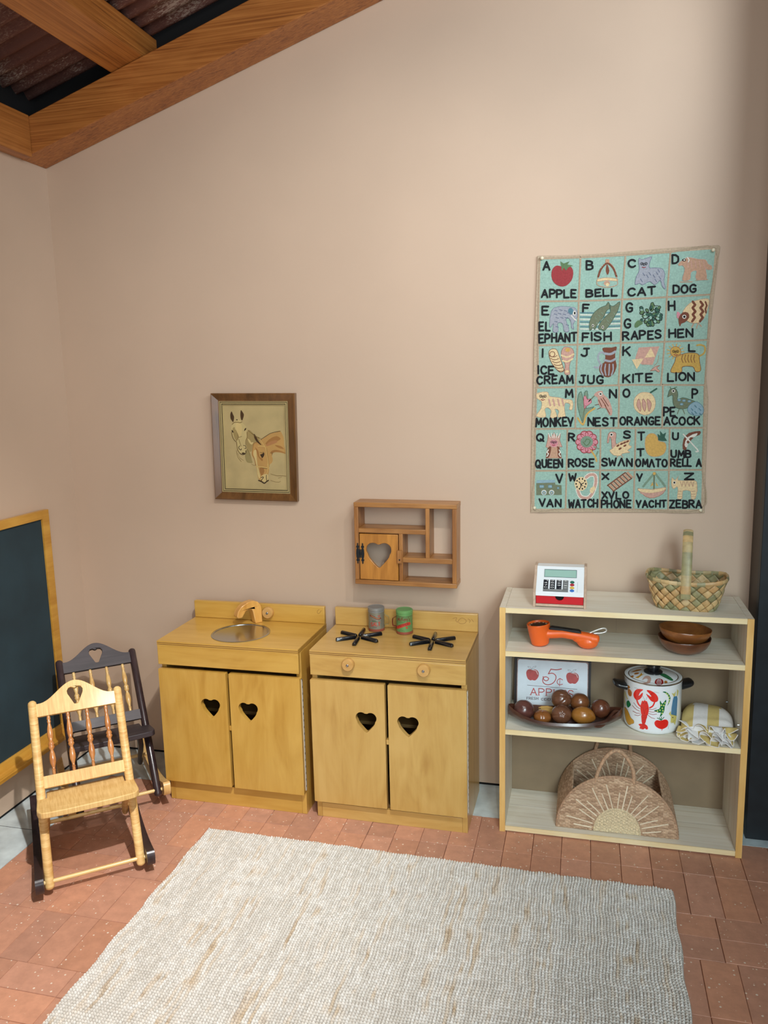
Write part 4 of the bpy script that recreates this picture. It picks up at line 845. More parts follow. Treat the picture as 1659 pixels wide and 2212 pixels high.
# watch
l('white', [(525, 815), (560, 792), (600, 800), (605, 860), (580, 940), (540, 985), (480, 975), (455, 920)], 36, 4); l('rose', [(525, 815), (560, 792), (600, 800), (605, 860), (580, 940), (540, 985), (480, 975), (455, 920)], 22, 4, 4); f('cream', [(560, 905), (592, 885), (605, 905), (575, 950), (555, 935)], 0, 5)
e('cream', 482, 868, 54, 58, layer=5)
for k in range(10): a = 2 * PI * k / 10; e('black', 482 + 40 * math.cos(a), 868 + 43 * math.sin(a), 6, 8, layer=6)
l('black', [(465, 850), (485, 872), (505, 860)], 7, 0, 6); l('black', [(485, 872), (478, 900)], 7, 0, 6); l('black', [(478, 875), (500, 885)], 5, 0, 6)
# xylophone
l('brown', [(702, 882), (850, 775)], 9); l('brown', [(750, 932), (905, 822)], 9)
for k in range(7): a = k / 6; x, y = 705 + 148 * a, 880 - 105 * a; f('tan', [(x + 6, y), (x + 20, y - 10), (x + 68, y + 38), (x + 52, y + 48)], 0, 2); l('brown', [(x, y), (x + 50, y + 50)], 7, 0, 4)
# yacht
f('rose', [(955, 905), (1070, 930), (1188, 895), (1165, 950), (1090, 985), (1020, 975)], 2); f('cream', [(958, 908), (1070, 915), (1186, 898), (1170, 925), (1070, 945), (980, 935)], 2, 4); f('rose', [(975, 938), (1070, 948), (1172, 928), (1160, 945), (1075, 968), (1000, 958)], 2, 5)
l('sage', [(1092, 780), (1000, 890)], 18); l('sage', [(1100, 780), (1180, 885)], 18); l('olive', [(1092, 785), (1090, 910)], 14, 0, 4); f('yellow', [(1078, 850), (1085, 880), (1060, 890)], 0, 4); f('yellow', [(1105, 850), (1128, 888), (1108, 882)], 0, 4); e('yellow', 1093, 782, 13, 13, layer=5)
# zebra
f('cream', [(1235, 850), (1242, 815), (1258, 835), (1275, 832), (1295, 805), (1290, 840), (1400, 840), (1445, 850), (1448, 920), (1435, 990), (1400, 992), (1395, 930), (1330, 925), (1325, 990), (1285, 990), (1292, 920), (1282, 890), (1255, 910), (1240, 890)], 2)
for x in (1310, 1340, 1370, 1400): l('tan', [(x, 850), (x + 14, 890), (x + 22, 852)], 6, 0, 4)
for y in (930, 955, 975): l('tan', [(1290, y), (1322, y)], 5, 0, 4); l('tan', [(1402, y), (1436, y)], 5, 0, 4)
e('white', 1260, 858, 12, 14, layer=4); e('black', 1260, 858, 7, 9, layer=5); l('tan', [(1446, 860), (1450, 930)], 7)
D.polys = [q for q in D.polys if not (len(q[1]) == 3 and q[0] == 'cloth')]
OUT = {'grey': 'dkgrey', 'tan': 'rose', 'cream': 'tan', 'rose': 'brown', 'olive': 'dkgreen', 'sage': 'dkgreen', 'sky': 'blue', 'lion': 'brown', 'pink': 'red', 'yellow': 'tan'}
D.src = lambda x, y: (x, y)
for mt_, P_, ly_ in list(D.polys):
    if mt_ in OUT and len(P_) >= 12 and ly_ <= 4:
        q_ = OUT[mt_]; D.loop('outline' if q_ == 'brown' else q_, P_, .0014, 0, ly_ + .5)
pmb = MB(); D.to(pmb, tfn, kt, .0003)
pmb.build('hooked_pictures', [tm[k] for k in kt], t, normals=False, label='small hooked pictures, one per letter')
M_pin = plain('pin_head', (226, 218, 190), .35)
for (px, py), lb in (((1170.6, 557.6), 'pushpin at the upper left corner of the alphabet tapestry'), ((1541, 540), 'pushpin at the upper right corner of the alphabet tapestry'), ((1154.6, 1097.3), 'pushpin at the lower left corner of the alphabet tapestry'), ((1513.6, 1102.5), 'pushpin at the lower right corner of the alphabet tapestry')):
    p = at(px, py, (0, -.012, 0), (0, 1, 0)); b = MB().ball((0, -.008, 0), .0058, .0045, .0058, 16, 10); b.tube([(0, -.006, 0), (0, -.001, 0)], .0012, 6)
    o = b.build('pushpin', M_pin); o.location = (p.x, -.003, p.z); tag(o, 'cream ' + lb, 'pushpin', 'pushpins holding the tapestry')

# ================================================================== pine bookcase
BX, BY, BW, BD, BH, BT = 1.723, -.0429, .7505, .2564, .7729, .0187
Z2, Z3, Z4 = .6287, .3616, .0211
def pine(axis): return wood('pine_' + axis, (236, 231, 217), (204, 190, 163), axis, 75, 2.2, .5, 0, .35, (227, 219, 200), .8, .05)
def pinee(axis): return wood('pine_edge_' + axis, (242, 226, 184) if axis == 'X' else (236, 196, 124), (230, 202, 146) if axis == 'X' else (212, 160, 84), axis, 40, 3, .45, 0, .6, None, .8, .03)
t = thing('bookcase', 'unfinished pine bookcase with three compartments standing at the right of the wall', 'bookcase', (BX, BY, 0), (0, 0, .0008))
def board(name, x0, x1, y0, y1, z0, z1, axis, groove=None, e=.0035):
    b = MB(); b.box(x0, x1, y0 + e, y1, z0, z1, 0); b.box(x0, x1, y0, y0 + e, z0, z1, 1)
    if groove is not None:
        if axis == 'X': b.box(x0 + .002, x1 - .002, groove - .0005, groove + .0005, z1, z1 + .00025, 2)
        else:
            xx = x1 if x0 < .1 else x0; b.box(xx - .0002, xx + .0002, groove - .0005, groove + .0005, .03, z1 - .03, 2)
    return b.build(name, [pine(axis), pinee(axis), plain('pine_joint', (150, 128, 98), .7)], t, .0012)
board('side_panel', 0, BT, -BD, 0, 0, BH, 'Z', -.118); board('side_panel', BW - BT, BW, -BD, 0, 0, BH, 'Z', -.118)
board('top_board', BT + .0002, BW - BT - .0002, -BD, -.0045, BH - .0172, BH - .0002, 'X')
for z in (Z2, Z3, Z4): board('shelf', BT + .0002, BW - BT - .0002, -BD + .0008, -.0045, z - .0165, z, 'X', -.115)
b = MB().box(BT, BW - BT, -.004, 0, .0, BH - .018); b.box(2.091 - BX, 2.0922 - BX, -.0045, -.0039, .02, BH - .03, 1)
b.build('back_panel', [plain('hardboard', (138, 119, 94), .65, noise=.04, nscale=12), plain('hardboard_seam', (122, 102, 84), .8)], t)
for y, z in ((-.005, .414), (-.214, .426)): MB().tube([(BW - BT - .008, y - .012, z), (BW - BT + .002, y - .012, z)], .0022, 8).build('shelf_pin', M_chrome, t, label='small metal shelf pin')

# ================================================================== toy cash register
t = thing('toy_cash_register', 'white toy cash register with red drawer standing on top of the bookcase', 'cash register', (1.826, -.2725, BH), (0, 0, -.01))
RW = .165; M_reg = wood('birch_ply', (206, 182, 160), (176, 148, 126), 'Y', 60, 4, .5, 0, .4)
side = [(0, 0), (0, .050), (.05, .083), (.083, .118), (.127, .118), (.127, 0)]
for x0 in (0, RW - .0085): MB().plate(side, [], YZ, x0, x0 + .0085).build('side_panel', M_reg, t, .0012)
M_white = plain('white_enamel', (236, 242, 246), .35)
b = MB(); fp = [(.0025, .037), (.0025, .049), (.0505, .0805), (.083, .1145), (.125, .1145), (.125, .108), (.087, .108), (.055, .0745), (.0065, .0425), (.0065, .037)]
b.plate(fp, [], YZ, .0085, RW - .0085); b.build('face_panel', M_white, t, .0006)
MB().box(.0086, RW - .0086, .002, .124, .003, .0105).build('base_board', M_reg, t, .0008)
MB().box(.0086, RW - .0086, .119, .124, .011, .107).build('rear_panel', M_white, t)
dr = MB(); nt_ = arcpts(RW / 2, .0362, .0135, .0135, 0, -180, 14)
dr.plate([(.0095, .0112), (RW - .0095, .0112), (RW - .0095, .0362)] + nt_ + [(.0095, .0362)], [], XZ, .0055, .0115); dr.box(.0095, RW - .0095, .0115, .11, .0112, .0125)
dr.build('drawer', plain('red_drawer', (196, 14, 28), .4), t, .0006)
MB().box(.06, RW - .06, .0135, .016, .0126, .0365).build('notch_shade', M_dark, t)  # black sheet in place of the shade behind the drawer notch
kp0, kp1 = Vector((0, .0025, .049)), Vector((0, .0505, .0805)); kd = (kp1 - kp0); kn_ = Vector((0, -kd.z, kd.y)).normalized()
IW = RW - .017
def kpt(s, q, h=0): return Vector((.0085 + IW * s, 0, 0)) + kp0 + kd * q + kn_ * h
M_key = plain('key_black', (22, 26, 38), .35); M_keyg = plain('key_grey', (120, 124, 124), .45); M_ink = plain('key_ink', (236, 238, 236), .5)
def keycap(name, s0, s1, q0, q1, mat, txt):
    b = MB(); h = .0032; A = [kpt(s0, q0), kpt(s1, q0), kpt(s1, q1), kpt(s0, q1)]; i_ = .012; Bq = [kpt(s0 + i_, q0 + .02, h), kpt(s1 - i_, q0 + .02, h), kpt(s1 - i_, q1 - .02, h), kpt(s0 + i_, q1 - .02, h)]
    b.add(A + Bq, [(4, 5, 6, 7), (0, 1, 5, 4), (1, 2, 6, 5), (2, 3, 7, 6), (3, 0, 4, 7)], 0)
    if txt:
        d = Draw(lambda x, y: (x, y)); cs = (s0 + s1) / 2; cq = (q0 + q1) / 2; hh_ = (q1 - q0) * .28; ws = (s1 - s0) * (.26 if len(txt) == 1 else .2)
        d.text('ink', txt, -ws, -hh_, ws, hh_, .012)
        d.to(b, lambda u, v, o: kpt(cs + u, cq - v, h + o), ['x', 'ink'], .0003)
    b.build(name, [mat, M_ink], t, 0, smooth=20, normals=False)
cols = ((.148, .255), (.286, .395), (.424, .535)); rows = ((.755, .915), (.585, .745), (.415, .575), (.25, .405))
for r_, txts in zip(rows, ('123', '456', '789', 'C0.')):
    for c_, ch in zip(cols, txts): keycap('key', c_[0], c_[1], r_[0], r_[1], M_key, ch)
for r_, ch in zip(rows, '+-X%'): keycap('key', .560, .675, r_[0], r_[1], M_keyg, ch)
keycap('wide_key', .148, .675, .06, .235, M_keyg, '-')
for q, cl_ in ((.80, (44, 112, 92)), (.60, (176, 44, 60)), (.38, (226, 190, 84)), (.17, (60, 118, 200))):
    b = MB(); b.loft([[kpt(.755 + .047 * k_ * math.cos(2 * PI * i / 24), q + .085 * k_ * math.sin(2 * PI * i / 24), h) for i in range(24)] for k_, h in ((1, 0), (1, .0015), (.8, .0032))])
    b.build('button', plain('button_%d' % cl_[0], cl_, .3), t, smooth=30)
b = MB(); A = [kpt(.862, .08, .0003), kpt(.866, .08, .0003), kpt(.868, .84, .0003), kpt(.864, .84, .0003)]; b.add(A, [(0, 1, 2, 3)]); b.build('card_slot', M_keyg, t, normals=False)
dp0, dp1 = Vector((0, .0505, .0805)), Vector((0, .083, .1145)); dd = dp1 - dp0; dn = Vector((0, -dd.z, dd.y)).normalized()
b = MB(); q_ = [(.155, .14), (.845, .14), (.845, .76), (.155, .76)]; b.add([Vector((.0085 + IW * s_, 0, 0)) + dp0 + dd * g + dn * .0004 for s_, g in q_] + [Vector((.0085 + IW * s_, 0, 0)) + dp0 + dd * g + dn * .0008 for s_, g in ((.165, .17), (.835, .17), (.835, .71), (.165, .71))], [(0, 1, 2, 3)], 1); b.f.append([4, 5, 6, 7]); b.m.append(0); b.tint.append(None)
b.build('display', [plain('lcd', (158, 196, 184), .15, coat=.6), plain('lcd_edge', (70, 100, 98), .4)], t, normals=False)

# ================================================================== woven basket with a tall handle
t = thing('woven_basket', 'diagonally woven green and tan leaf basket with a tall handle on the bookcase', 'basket', (2.293, -.188, BH + .0003), (0, 0, -.13))
def sup(a, ex, ax_, ay_):
    c_, s_ = math.cos(a), math.sin(a); return (ax_ * math.copysign(abs(c_) ** (2 / ex), c_), ay_ * math.copysign(abs(s_) ** (2 / ex), s_))
tab = [sup(2 * PI * i / 720, 3.8, .10, .066) for i in range(721)]; acc = [0]
for i in range(720): acc.append(acc[-1] + math.dist(tab[i], tab[i + 1]))
def ang(u):
    u = (u % 1) * acc[-1]; lo, hi = 0, 720
    while hi - lo > 1:
        m_ = (lo + hi) // 2
        if acc[m_] <= u: lo = m_
        else: hi = m_
    return 2 * PI * (lo + (u - acc[lo]) / max(acc[hi] - acc[lo], 1e-9)) / 720
def bsk(u, v, off=0):
    v = max(0, min(1, v)); a = ang(u); g = v ** .8
    x, y = sup(a, 4.3 - 1.0 * v, .086 + .031 * g + off, .053 + .025 * g + off)
    top = .093 + .010 * (x / .117) ** 2
    return Vector((x, y, top * v))
b = MB(); NB = 20; pal = [(196, 166, 116), (186, 152, 102), (206, 180, 134), (150, 144, 104), (136, 132, 94), (174, 156, 112), (196, 156, 104), (146, 142, 106), (130, 124, 86)]
rb = random.Random(11); HB = .155
for j in range(-1, 8):
    for i in range(NB):
        cu = (i + .5 * (j % 2)) / NB; cv = j * HB; c_ = lin(rb.choice(pal)); n_ = 4; V = []
        for q in range(n_ + 1):
            for p_ in range(n_ + 1):
                s_, r_ = p_ / n_ * 2 - 1, q / n_ * 2 - 1
                u = cu + (s_ - r_) / 2 * .5 / NB * 1.02 * 1; v = cv + (s_ + r_) / 2 * HB * 1.02
                bul = .0022 * (1 - s_ ** 4) * (1 - r_ ** 4) + .0016 * ((j % 2) * 2 - 1) * (s_ if j % 2 else r_)
                V.append(bsk(u, v, bul if 0 < v < 1 else .0004))
        b.add(V, [(q * (n_ + 1) + p_, q * (n_ + 1) + p_ + 1, (q + 1) * (n_ + 1) + p_ + 1, (q + 1) * (n_ + 1) + p_) for q in range(n_) for p_ in range(n_)], 0, c_)
bt = [bsk(i / 60, .0, -.001) + Vector((0, 0, .0015)) for i in range(60)]; b.add(bt, [list(range(60))], 0, lin((150, 130, 88)))
b.build('body', attr_mat('leaf_strip', .45, noise=.16, nscale=70, bump=.12, bscale=120), t, solid=.0016, smooth=45, normals=False)
b = MB()
for i in range(30):
    c_ = lin(rb.choice(pal)); u0, u1 = i / 30, (i + 1.12) / 30; rings = []
    for k in range(5):
        p = bsk(u0 + (u1 - u0) * k / 4, 1, .001); tn = (bsk(u0 + (u1 - u0) * k / 4 + .003, 1) - bsk(u0 + (u1 - u0) * k / 4 - .003, 1)).normalized(); o_ = Vector((tn.y, -tn.x, 0)); e_ = .0004 * (k - 2) 
        rings.append([p + o_ * ((.0036 + e_) * math.cos(a_)) + Vector((0, 0, (.0065 + e_) * math.sin(a_) - .003)) for a_ in [2 * PI * m_ / 10 for m_ in range(10)]])
    k0 = len(b.f); b.loft(rings); 
    for m_ in range(k0, len(b.f)): b.tint[m_] = c_
b.build('rim', attr_mat('leaf_strip'), t, smooth=50)
hp_ = crom([Vector(q) for q in ((0, -.083, .045), (0, -.0825, .085), (0, -.066, .15), (0, -.040, .212), (0, -.012, .238), (0, .012, .238), (0, .040, .212), (0, .066, .15), (0, .0825, .085), (0, .083, .045))], 4, False)
b = MB(); n_ = len(hp_)
for i in range(0, n_ - 2, 2):
    seg_ = hp_[i:i + 4]; k0 = len(b.f)
    if len(seg_) < 2: continue
    b.tube(seg_, [.0040 + .0009 * (1 - q / len(seg_)) for q in range(len(seg_))], 12, ry=[.0138 + .0010 * (1 - q / len(seg_)) for q in range(len(seg_))], up=(0, 1, .1))
    c_ = lin(pal[(i // 2) % 9 if i % 4 else (i // 2 + 3) % 9])
    for m_ in range(k0, len(b.f)): b.tint[m_] = c_
b.build('handle', attr_mat('leaf_strip'), t, smooth=50)

# ================================================================== orange telephone handset
t = thing('telephone_handset', 'orange lineman telephone handset with a black grip strip on the upper shelf', 'telephone', (1.848, -.2165, Z2 + .0002), (0, 0, R(-4)))
M_or = plain('orange_plastic', (232, 100, 32), .38, coat=.15)
b = MB(); tl = Matrix.Rotation(R(-6), 4, 'Y')
b.lathe([(.012, 0.0005), (.024, .001), (.0285, .006), (.0325, .03), (.0365, .062), (.0378, .071), (.0365, .0735), (.034, .0735), (.033, .066), (.001, .064)], 40, (0, 0, .001), lambda p: tl @ p)
b.tube([(.0, 0, .042), (.04, 0, .043), (.07, 0, .0455), (.12, 0, .0405), (.165, 0, .035), (.181, 0, .034)], [.019, .017, .0155, .0155, .0165, .013], 20, ry=[.026, .019, .0165, .0165, .0195, .016], up=(0, 0, 1), round_end=.006)
b.ball((.149, 0, .0222), .034, .0225, .0222, 28, 18); b.ball((.135, 0, .03), .034, .018, .014, 20, 12)
o = b.build('body', M_or, t, smooth=80)
m_ = o.modifiers.new('merge', 'REMESH'); m_.mode = 'VOXEL'; m_.voxel_size = .0013; m_.use_smooth_shade = True
m_ = o.modifiers.new('soften', 'SMOOTH'); m_.factor = .5; m_.iterations = 5
b = MB(); b.lathe([(.0325, .0662), (.031, .0668), (.012, .0676), (.001, .0676)], 32, (0, 0, .001), lambda p: tl @ p)
for k in range(12):
    a = 2 * PI * k / 12; b.ball(tl @ Vector((.027 * math.cos(a), .027 * math.sin(a), .0682)), .0028, .0028, .001, 8, 5, 1)
b.build('earpiece', [plain('dark_grille', (64, 54, 46), .5, .3, bump=.4, bscale=500), plain('grille_dot', (196, 180, 150), .4)], t, smooth=40)
b = MB(); b.plate([(.026, .060), (.034, .066), (.122, .0595), (.132, .052), (.128, .050), (.03, .056)], [], lambda u, v, w_: (u, w_, v), -.011, .011); b.build('grip_strip', plain('black_rubber', (20, 24, 28), .5), t, .002)
b = MB(); b.tube(crom([(.150, .003, .049), (.165, .006, .056), (.190, .012, .066), (.203, .016, .066), (.206, .017, .058), (.195, .014, .052), (.175, .009, .050), (.158, .005, .047)], 5, False), .0024, 8); b.tube([(.148, .002, .047), (.160, .005, .053)], .0032, 8)
b.build('clip', plain('white_metal', (222, 222, 218), .3, .5), t, smooth=60, label='white metal carabiner clip')

# ================================================================== stacked fluted bowls
def lob(a, z): return 1 + .028 * (abs(math.cos(4.5 * a + .4)) - .6) * min(1, max(0, z / .05))
M_bowl = wood('bowl_dark', (128, 78, 46), (70, 38, 22), 'X', 34, 6, .35, .3, .5); M_bowl2 = wood('bowl_light', (170, 108, 52), (104, 58, 26), 'X', 34, 6, .35, .3, .5)
BPROF = [(.024, 0), (.038, .001), (.055, .009), (.069, .022), (.0765, .036), (.0795, .046), (.0785, .0485), (.0765, .047), (.0735, .037), (.0655, .0245), (.051, .013), (.034, .0065), (.002, .005)]
def bowl(label, z, mat, tilt, k=1):
    o = MB().lathe([(r_ * k, zz) for r_, zz in BPROF], 90, lobes=lob).build('fluted_bowl', mat, smooth=50)
    o.location = (2.2925, -.2005, z); o.rotation_euler = (tilt[0], tilt[1], .2); tag(o, label, 'bowl', 'fluted wooden bowls')
bowl('dark brown fluted wooden bowl standing on the upper shelf, under the other bowl', Z2 + .0003, M_bowl, (0, 0))
bowl('lighter brown fluted wooden bowl stacked inside the darker bowl', Z2 + .0285, M_bowl2, (R(-2.0), R(3)), .99)

# ================================================================== tin sign
t = thing('tin_sign', 'white tin sign with two red apples leaning at the back of the middle shelf', 'sign', (1.758, -.092, Z3 + .0004))
SO = Vector((1.758, -.092, Z3 + .0004)); su = Vector((1, .012, 0)).normalized(); sv = Vector((0, .030, .163)).normalized(); sn = su.cross(sv).normalized(); SWd, SHt = .248, .1655
if sn.y > 0: sn = -sn
def sfn(u, v, o): return su * u + sv * v + sn * o
b = MB(); b.plate(rrect(0, SWd, 0, SHt, .005), [], sfn, -.003, .0); b.plate(rrect(-.0055, SWd + .006, .002, SHt + .0055, .002), [], sfn, -.011, -.0032); b.build('plate', plain('tin_edge', (44, 38, 38), .5, .3), t, .0008)
def sign_src(x, y):
    q = at(1080 + x / 5.925, 1400 + y / 5.925, SO, sn) - SO; return (q.dot(su), q.dot(sv))
sm = {'white': plain('sign_white', (226, 234, 242), .4, noise=.03, nscale=18), 'rust': plain('sign_red', (186, 72, 70), .45, noise=.06, nscale=60), 'pale': plain('sign_hilite', (236, 226, 222), .4), 'ink': plain('sign_ink', (88, 74, 78), .5), 'worn': plain('sign_worn', (158, 130, 124), .6, noise=.15, nscale=90)}
D = Draw(lambda x, y: (x, y)); D.fill('worn', rrect(.003, SWd - .003, .003, SHt - .003, .004)); D.fill('white', rrect(.0055, SWd - .0055, .0055, SHt - .0055, .008), 0, 1); D.src = sign_src; D.layer = 2
for dx, dy in ((0, 0), (512, 44)):
    D.fill('rust', [(x + dx, y + dy) for x, y in ((335, 320), (350, 280), (385, 270), (415, 282), (445, 272), (480, 290), (496, 325), (490, 370), (460, 408), (435, 414), (412, 408), (385, 412), (352, 385))], 4)
    D.line('pale', [(x + dx, y + dy) for x, y in ((430, 284), (462, 292), (482, 335))], 7, 4, 3)
    D.line('ink', [(412 + dx, 280 + dy), (395 + dx, 260 + dy)], 3); D.loop('ink', [(x + dx, y + dy) for x, y in ((408, 268), (380, 262), (355, 235), (385, 240))], 2.5, 3); D.loop('ink', [(x + dx, y + dy) for x, y in ((415, 265), (425, 240), (462, 230), (445, 252))], 2.5, 3)
D.line('rust', [(650, 270), (720, 278), (785, 268)], 12, 4); D.line('rust', [(650, 272), (618, 330)], 11); D.line('rust', [(618, 330), (670, 322), (712, 352), (712, 400), (675, 450), (610, 470), (560, 448), (545, 410), (560, 375), (595, 370), (622, 390), (605, 415), (570, 412), (555, 385), (552, 365)], 11, 4)
D.line('rust', [(800, 408), (765, 392), (735, 415), (732, 445), (760, 470), (800, 462)], 9, 4); D.line('rust', [(766, 385), (762, 488)], 6)
D.fill('ink', [(348, 471), (988, 526), (988, 531), (348, 476)])
D.text('rust', 'APP', 392, 512, 660, 598, 11, skew=-10, serif=True); D.text('rust', 'LES', 690, 532, 938, 624, 11, skew=-12, serif=True)
D.text('ink', 'FRESH', 342, 625, 488, 655, 5.5, skew=-5, serif=True); D.text('ink', 'CIDER', 528, 640, 668, 668, 5.5, skew=-5, serif=True)
b = MB(); ks = list(sm); D.to(b, sfn, ks, .00025); b.build('printed_face', [sm[k] for k in ks], t, normals=False)

# ================================================================== wooden tray with carved fruit
t = thing('wooden_tray', 'long dark leaf-shaped wooden tray holding carved fruit on the middle shelf', 'tray', (1.9275, -.226, Z3), (0, 0, R(6)))
b = MB()
def tray(s_, q, off):
    x = -.181 + .362 * s_; e_ = 2 * s_ - 1
    wd = .068 * max(0, 1 - abs(e_) ** 2.6) ** .75 + .002; lift = .003 + .030 * abs(e_) ** 3
    rim = .030 + .006 * abs(e_); y = wd * (q * 2 - 1); a_ = abs(q * 2 - 1)
    return Vector((x, y - .006 * math.sin(PI * s_), lift + rim * a_ ** 2.6 * (1 - .25 * abs(e_)) + off))
NU, NV = 48, 22; V = [tray(i / (NU - 1), j / (NV - 1), .006) for j in range(NV) for i in range(NU)]; V2 = []
for j in range(NV):
    for i in range(NU):
        p = tray(i / (NU - 1), j / (NV - 1), 0); k_ = (j / (NV - 1) * 2 - 1); V2.append(Vector((p.x * 1.01, p.y + .004 * k_, max(p.z - .002 * abs(k_), .0002))))
Fq = [(j * NU + i, j * NU + i + 1, (j + 1) * NU + i + 1, (j + 1) * NU + i) for j in range(NV - 1) for i in range(NU - 1)]; M0 = NU * NV
bd = [i for i in range(NU)] + [j * NU + NU - 1 for j in range(1, NV)] + [(NV - 1) * NU + i for i in range(NU - 2, -1, -1)] + [j * NU for j in range(NV - 2, 0, -1)]
b.add(V + V2, Fq + [tuple(M0 + k_ for k_ in f_[::-1]) for f_ in Fq] + [(bd[i], bd[(i + 1) % len(bd)], bd[(i + 1) % len(bd)] + M0, bd[i] + M0) for i in range(len(bd))])
b.build('dish', wood('tray_dark', (92, 54, 38), (44, 24, 18), 'X', 60, 5, .3, .35, .5), t, smooth=60)
b = MB(); b.tube(crom([(.085, -.062, .030), (.11, -.050, .024), (.135, -.030, .036), (.162, .004, .050), (.182, .010, .048)], 5, False), [.004] * 2 + [.0065] * 15 + [.005] * 4, 10)
b.build('stalk', MATS['tray_dark'], t, smooth=60)
def fruit(label, loc, r3, col1, col2, axis, star=0, rot=(0, 0, 0), tip=0, fin='X', kind='carved_fruit'):
    ax_ = Vector(axis).normalized(); h1 = ax_.orthogonal().normalized(); h2 = ax_.cross(h1)
    def fn(d):
        c_ = max(-1, min(1, d.dot(ax_))); pol = math.acos(c_); k_ = 1
        if star:
            th = math.atan2(d.dot(h2), d.dot(h1)); ds = abs(((th * star / (2 * PI)) % 1) - .5) * 2 * PI / star * math.sin(pol)
            fade = max(0, 1 - pol / 2.0); k_ -= .075 * math.exp(-(ds / .075) ** 2) * fade ** .5
            k_ -= .05 * math.exp(-(pol / .16) ** 2)
        if tip: k_ += tip * max(0, c_) ** 14
        return k_
    o = MB().ball((0, 0, 0), *r3, 72, 44, fn=fn).build(kind, wood('fruit_' + label[:14], col1, col2, fin, 40, 7, .26, .5, .55), smooth=80)
    o.location = loc; o.rotation_euler = rot; return tag(o, label, 'fruit', 'carved wooden fruit in the tray')
tw = (.1, -.85, .35)
fruit('purplish brown carved wooden plum at the left end of the tray', (1.797, -.238, .4085), (.0340, .0335, .0330), (104, 62, 54), (68, 40, 36), (0, 0, 1))
fruit('smallest squat carved wooden fruit, second from left in the tray', (1.858, -.2465, .3925), (.0290, .0275, .0222), (158, 98, 46), (104, 60, 26), (0, 0, 1), 4)
fruit('carved wooden fruit with a five-line star facing forward, tray front middle', (1.9185, -.240, .4035), (.0325, .0315, .0315), (122, 80, 56), (80, 48, 34), tw, 5)
fruit('golden brown carved wooden lemon at the front of the tray', (1.987, -.229, .4010), (.0375, .0280, .0285), (172, 116, 50), (128, 78, 26), (1, -.3, -.2), 0, (0, 0, 0), .12, 'X')
fruit('carved wooden fruit with crossing grooves, topmost of the pile', (1.916, -.187, .4355), (.0335, .0320, .0310), (138, 84, 38), (76, 44, 20), (.6, -.5, .5), 6)
fruit('brown carved wooden fruit half hidden behind the lemon', (1.976, -.166, .4200), (.0320, .0300, .0300), (124, 76, 42), (84, 48, 26), (0, 0, 1))
fruit('dark brown carved wooden fruit at the right end of the tray', (2.043, -.206, .4200), (.0300, .0300, .0300), (112, 64, 42), (72, 40, 26), (0, -.4, -.8), 0, (0, 0, 0), .06)
b = MB(); rs = random.Random(5)
for k in range(34):
    y = -.205 + .03 * rs.random(); z = Z3 + .0240 + .010 * rs.random() + .10 * (y + .205); x0 = 1.842 + .01 * rs.random(); x1 = 1.888 + .012 * rs.random()
    b.tube([(x0, y, z), ((x0 + x1) / 2, y + .002, z + .002), (x1, y + .003 * rs.uniform(-1, 1), z)], .0012, 6)
tag(b.build('straw_bundle', wood('straw', (214, 172, 96), (160, 116, 54), 'X', 90, 4, .6)), 'little bundle of golden straw behind the squat fruit in the tray', 'straw')

# ================================================================== enamel stock pot
PCX, PCY, PR = 2.2055, -.1675, .0895
t = thing('stock_pot', 'white enamel stock pot printed with a red lobster on the middle shelf', 'pot', (PCX, PCY, Z3))
M_en = plain('enamel_white', (238, 244, 248), .16, coat=.6); M_bk = plain('bakelite', (18, 20, 24), .3, coat=.2); M_rim = plain('steel_rim', (200, 200, 196), .22, 1)
pc = {'white': None, 'red': (226, 40, 30), 'dkred': (150, 24, 28), 'green': (30, 112, 66), 'ltgreen': (196, 216, 120), 'ochre': (206, 150, 44), 'yellow': (206, 196, 112), 'blue': (54, 118, 158), 'ltblue': (150, 190, 210), 'ink': (44, 36, 40), 'brown': (176, 112, 48), 'pinkish': (206, 170, 156)}
pmats = {k: (M_en if v is None else plain('pot_' + k, v, .22, coat=.5)) for k, v in pc.items()}; kp = list(pmats)
b = MB(); b.lathe([(.070, .0003), (.078, .0012), (.0845, .006), (.0880, .014), (PR, .026), (PR, .1625), (.0905, .165), (.0890, .1662), (.0865, .163), (.086, .03), (.001, .01)], 96, m=0)
D = Draw(); f, l, e = D.fill, D.line, D.ell
def pot_src(x, y):
    a_, z_ = at_cyl(1310 + x / 8.295, 1420 + y / 8.295, PCX, PCY, PR); return (a_ * PR, z_ - Z3)
D.src = pot_src; D.layer = 1
f('red', [(530, 760), (490, 700), (490, 640), (530, 580), (590, 565), (660, 580), (610, 620), (580, 690), (650, 630), (645, 690), (610, 740), (570, 765)], 3)
f('red', [(720, 590), (790, 595), (880, 650), (925, 720), (920, 780), (870, 805), (800, 780), (745, 710), (712, 650), (800, 705), (780, 660)], 3)
l('red', [(548, 765), (565, 820), (600, 870)], 26, 3); l('red', [(860, 810), (830, 870), (775, 905)], 26, 3); f('red', [(640, 775), (665, 785), (685, 765), (705, 782), (728, 790), (752, 860), (760, 930), (750, 1000), (730, 1040), (635, 1030), (615, 960), (608, 880), (625, 820)], 3)
f('red', [(632, 1025), (730, 1040), (715, 1110), (690, 1190), (640, 1190), (628, 1100)], 2); f('red', [(640, 1190), (690, 1195), (735, 1230), (745, 1280), (715, 1292), (690, 1270), (660, 1292), (620, 1280), (595, 1270), (605, 1235), (575, 1205), (600, 1188)], 2)
D.layer = 2
for y in (1035, 1065, 1095, 1125, 1155, 1185): l('dkred', [(632 + (y - 1035) * .08, y), (680, y + 12), (728 - (y - 1035) * .2, y + 4)], 5, 3)
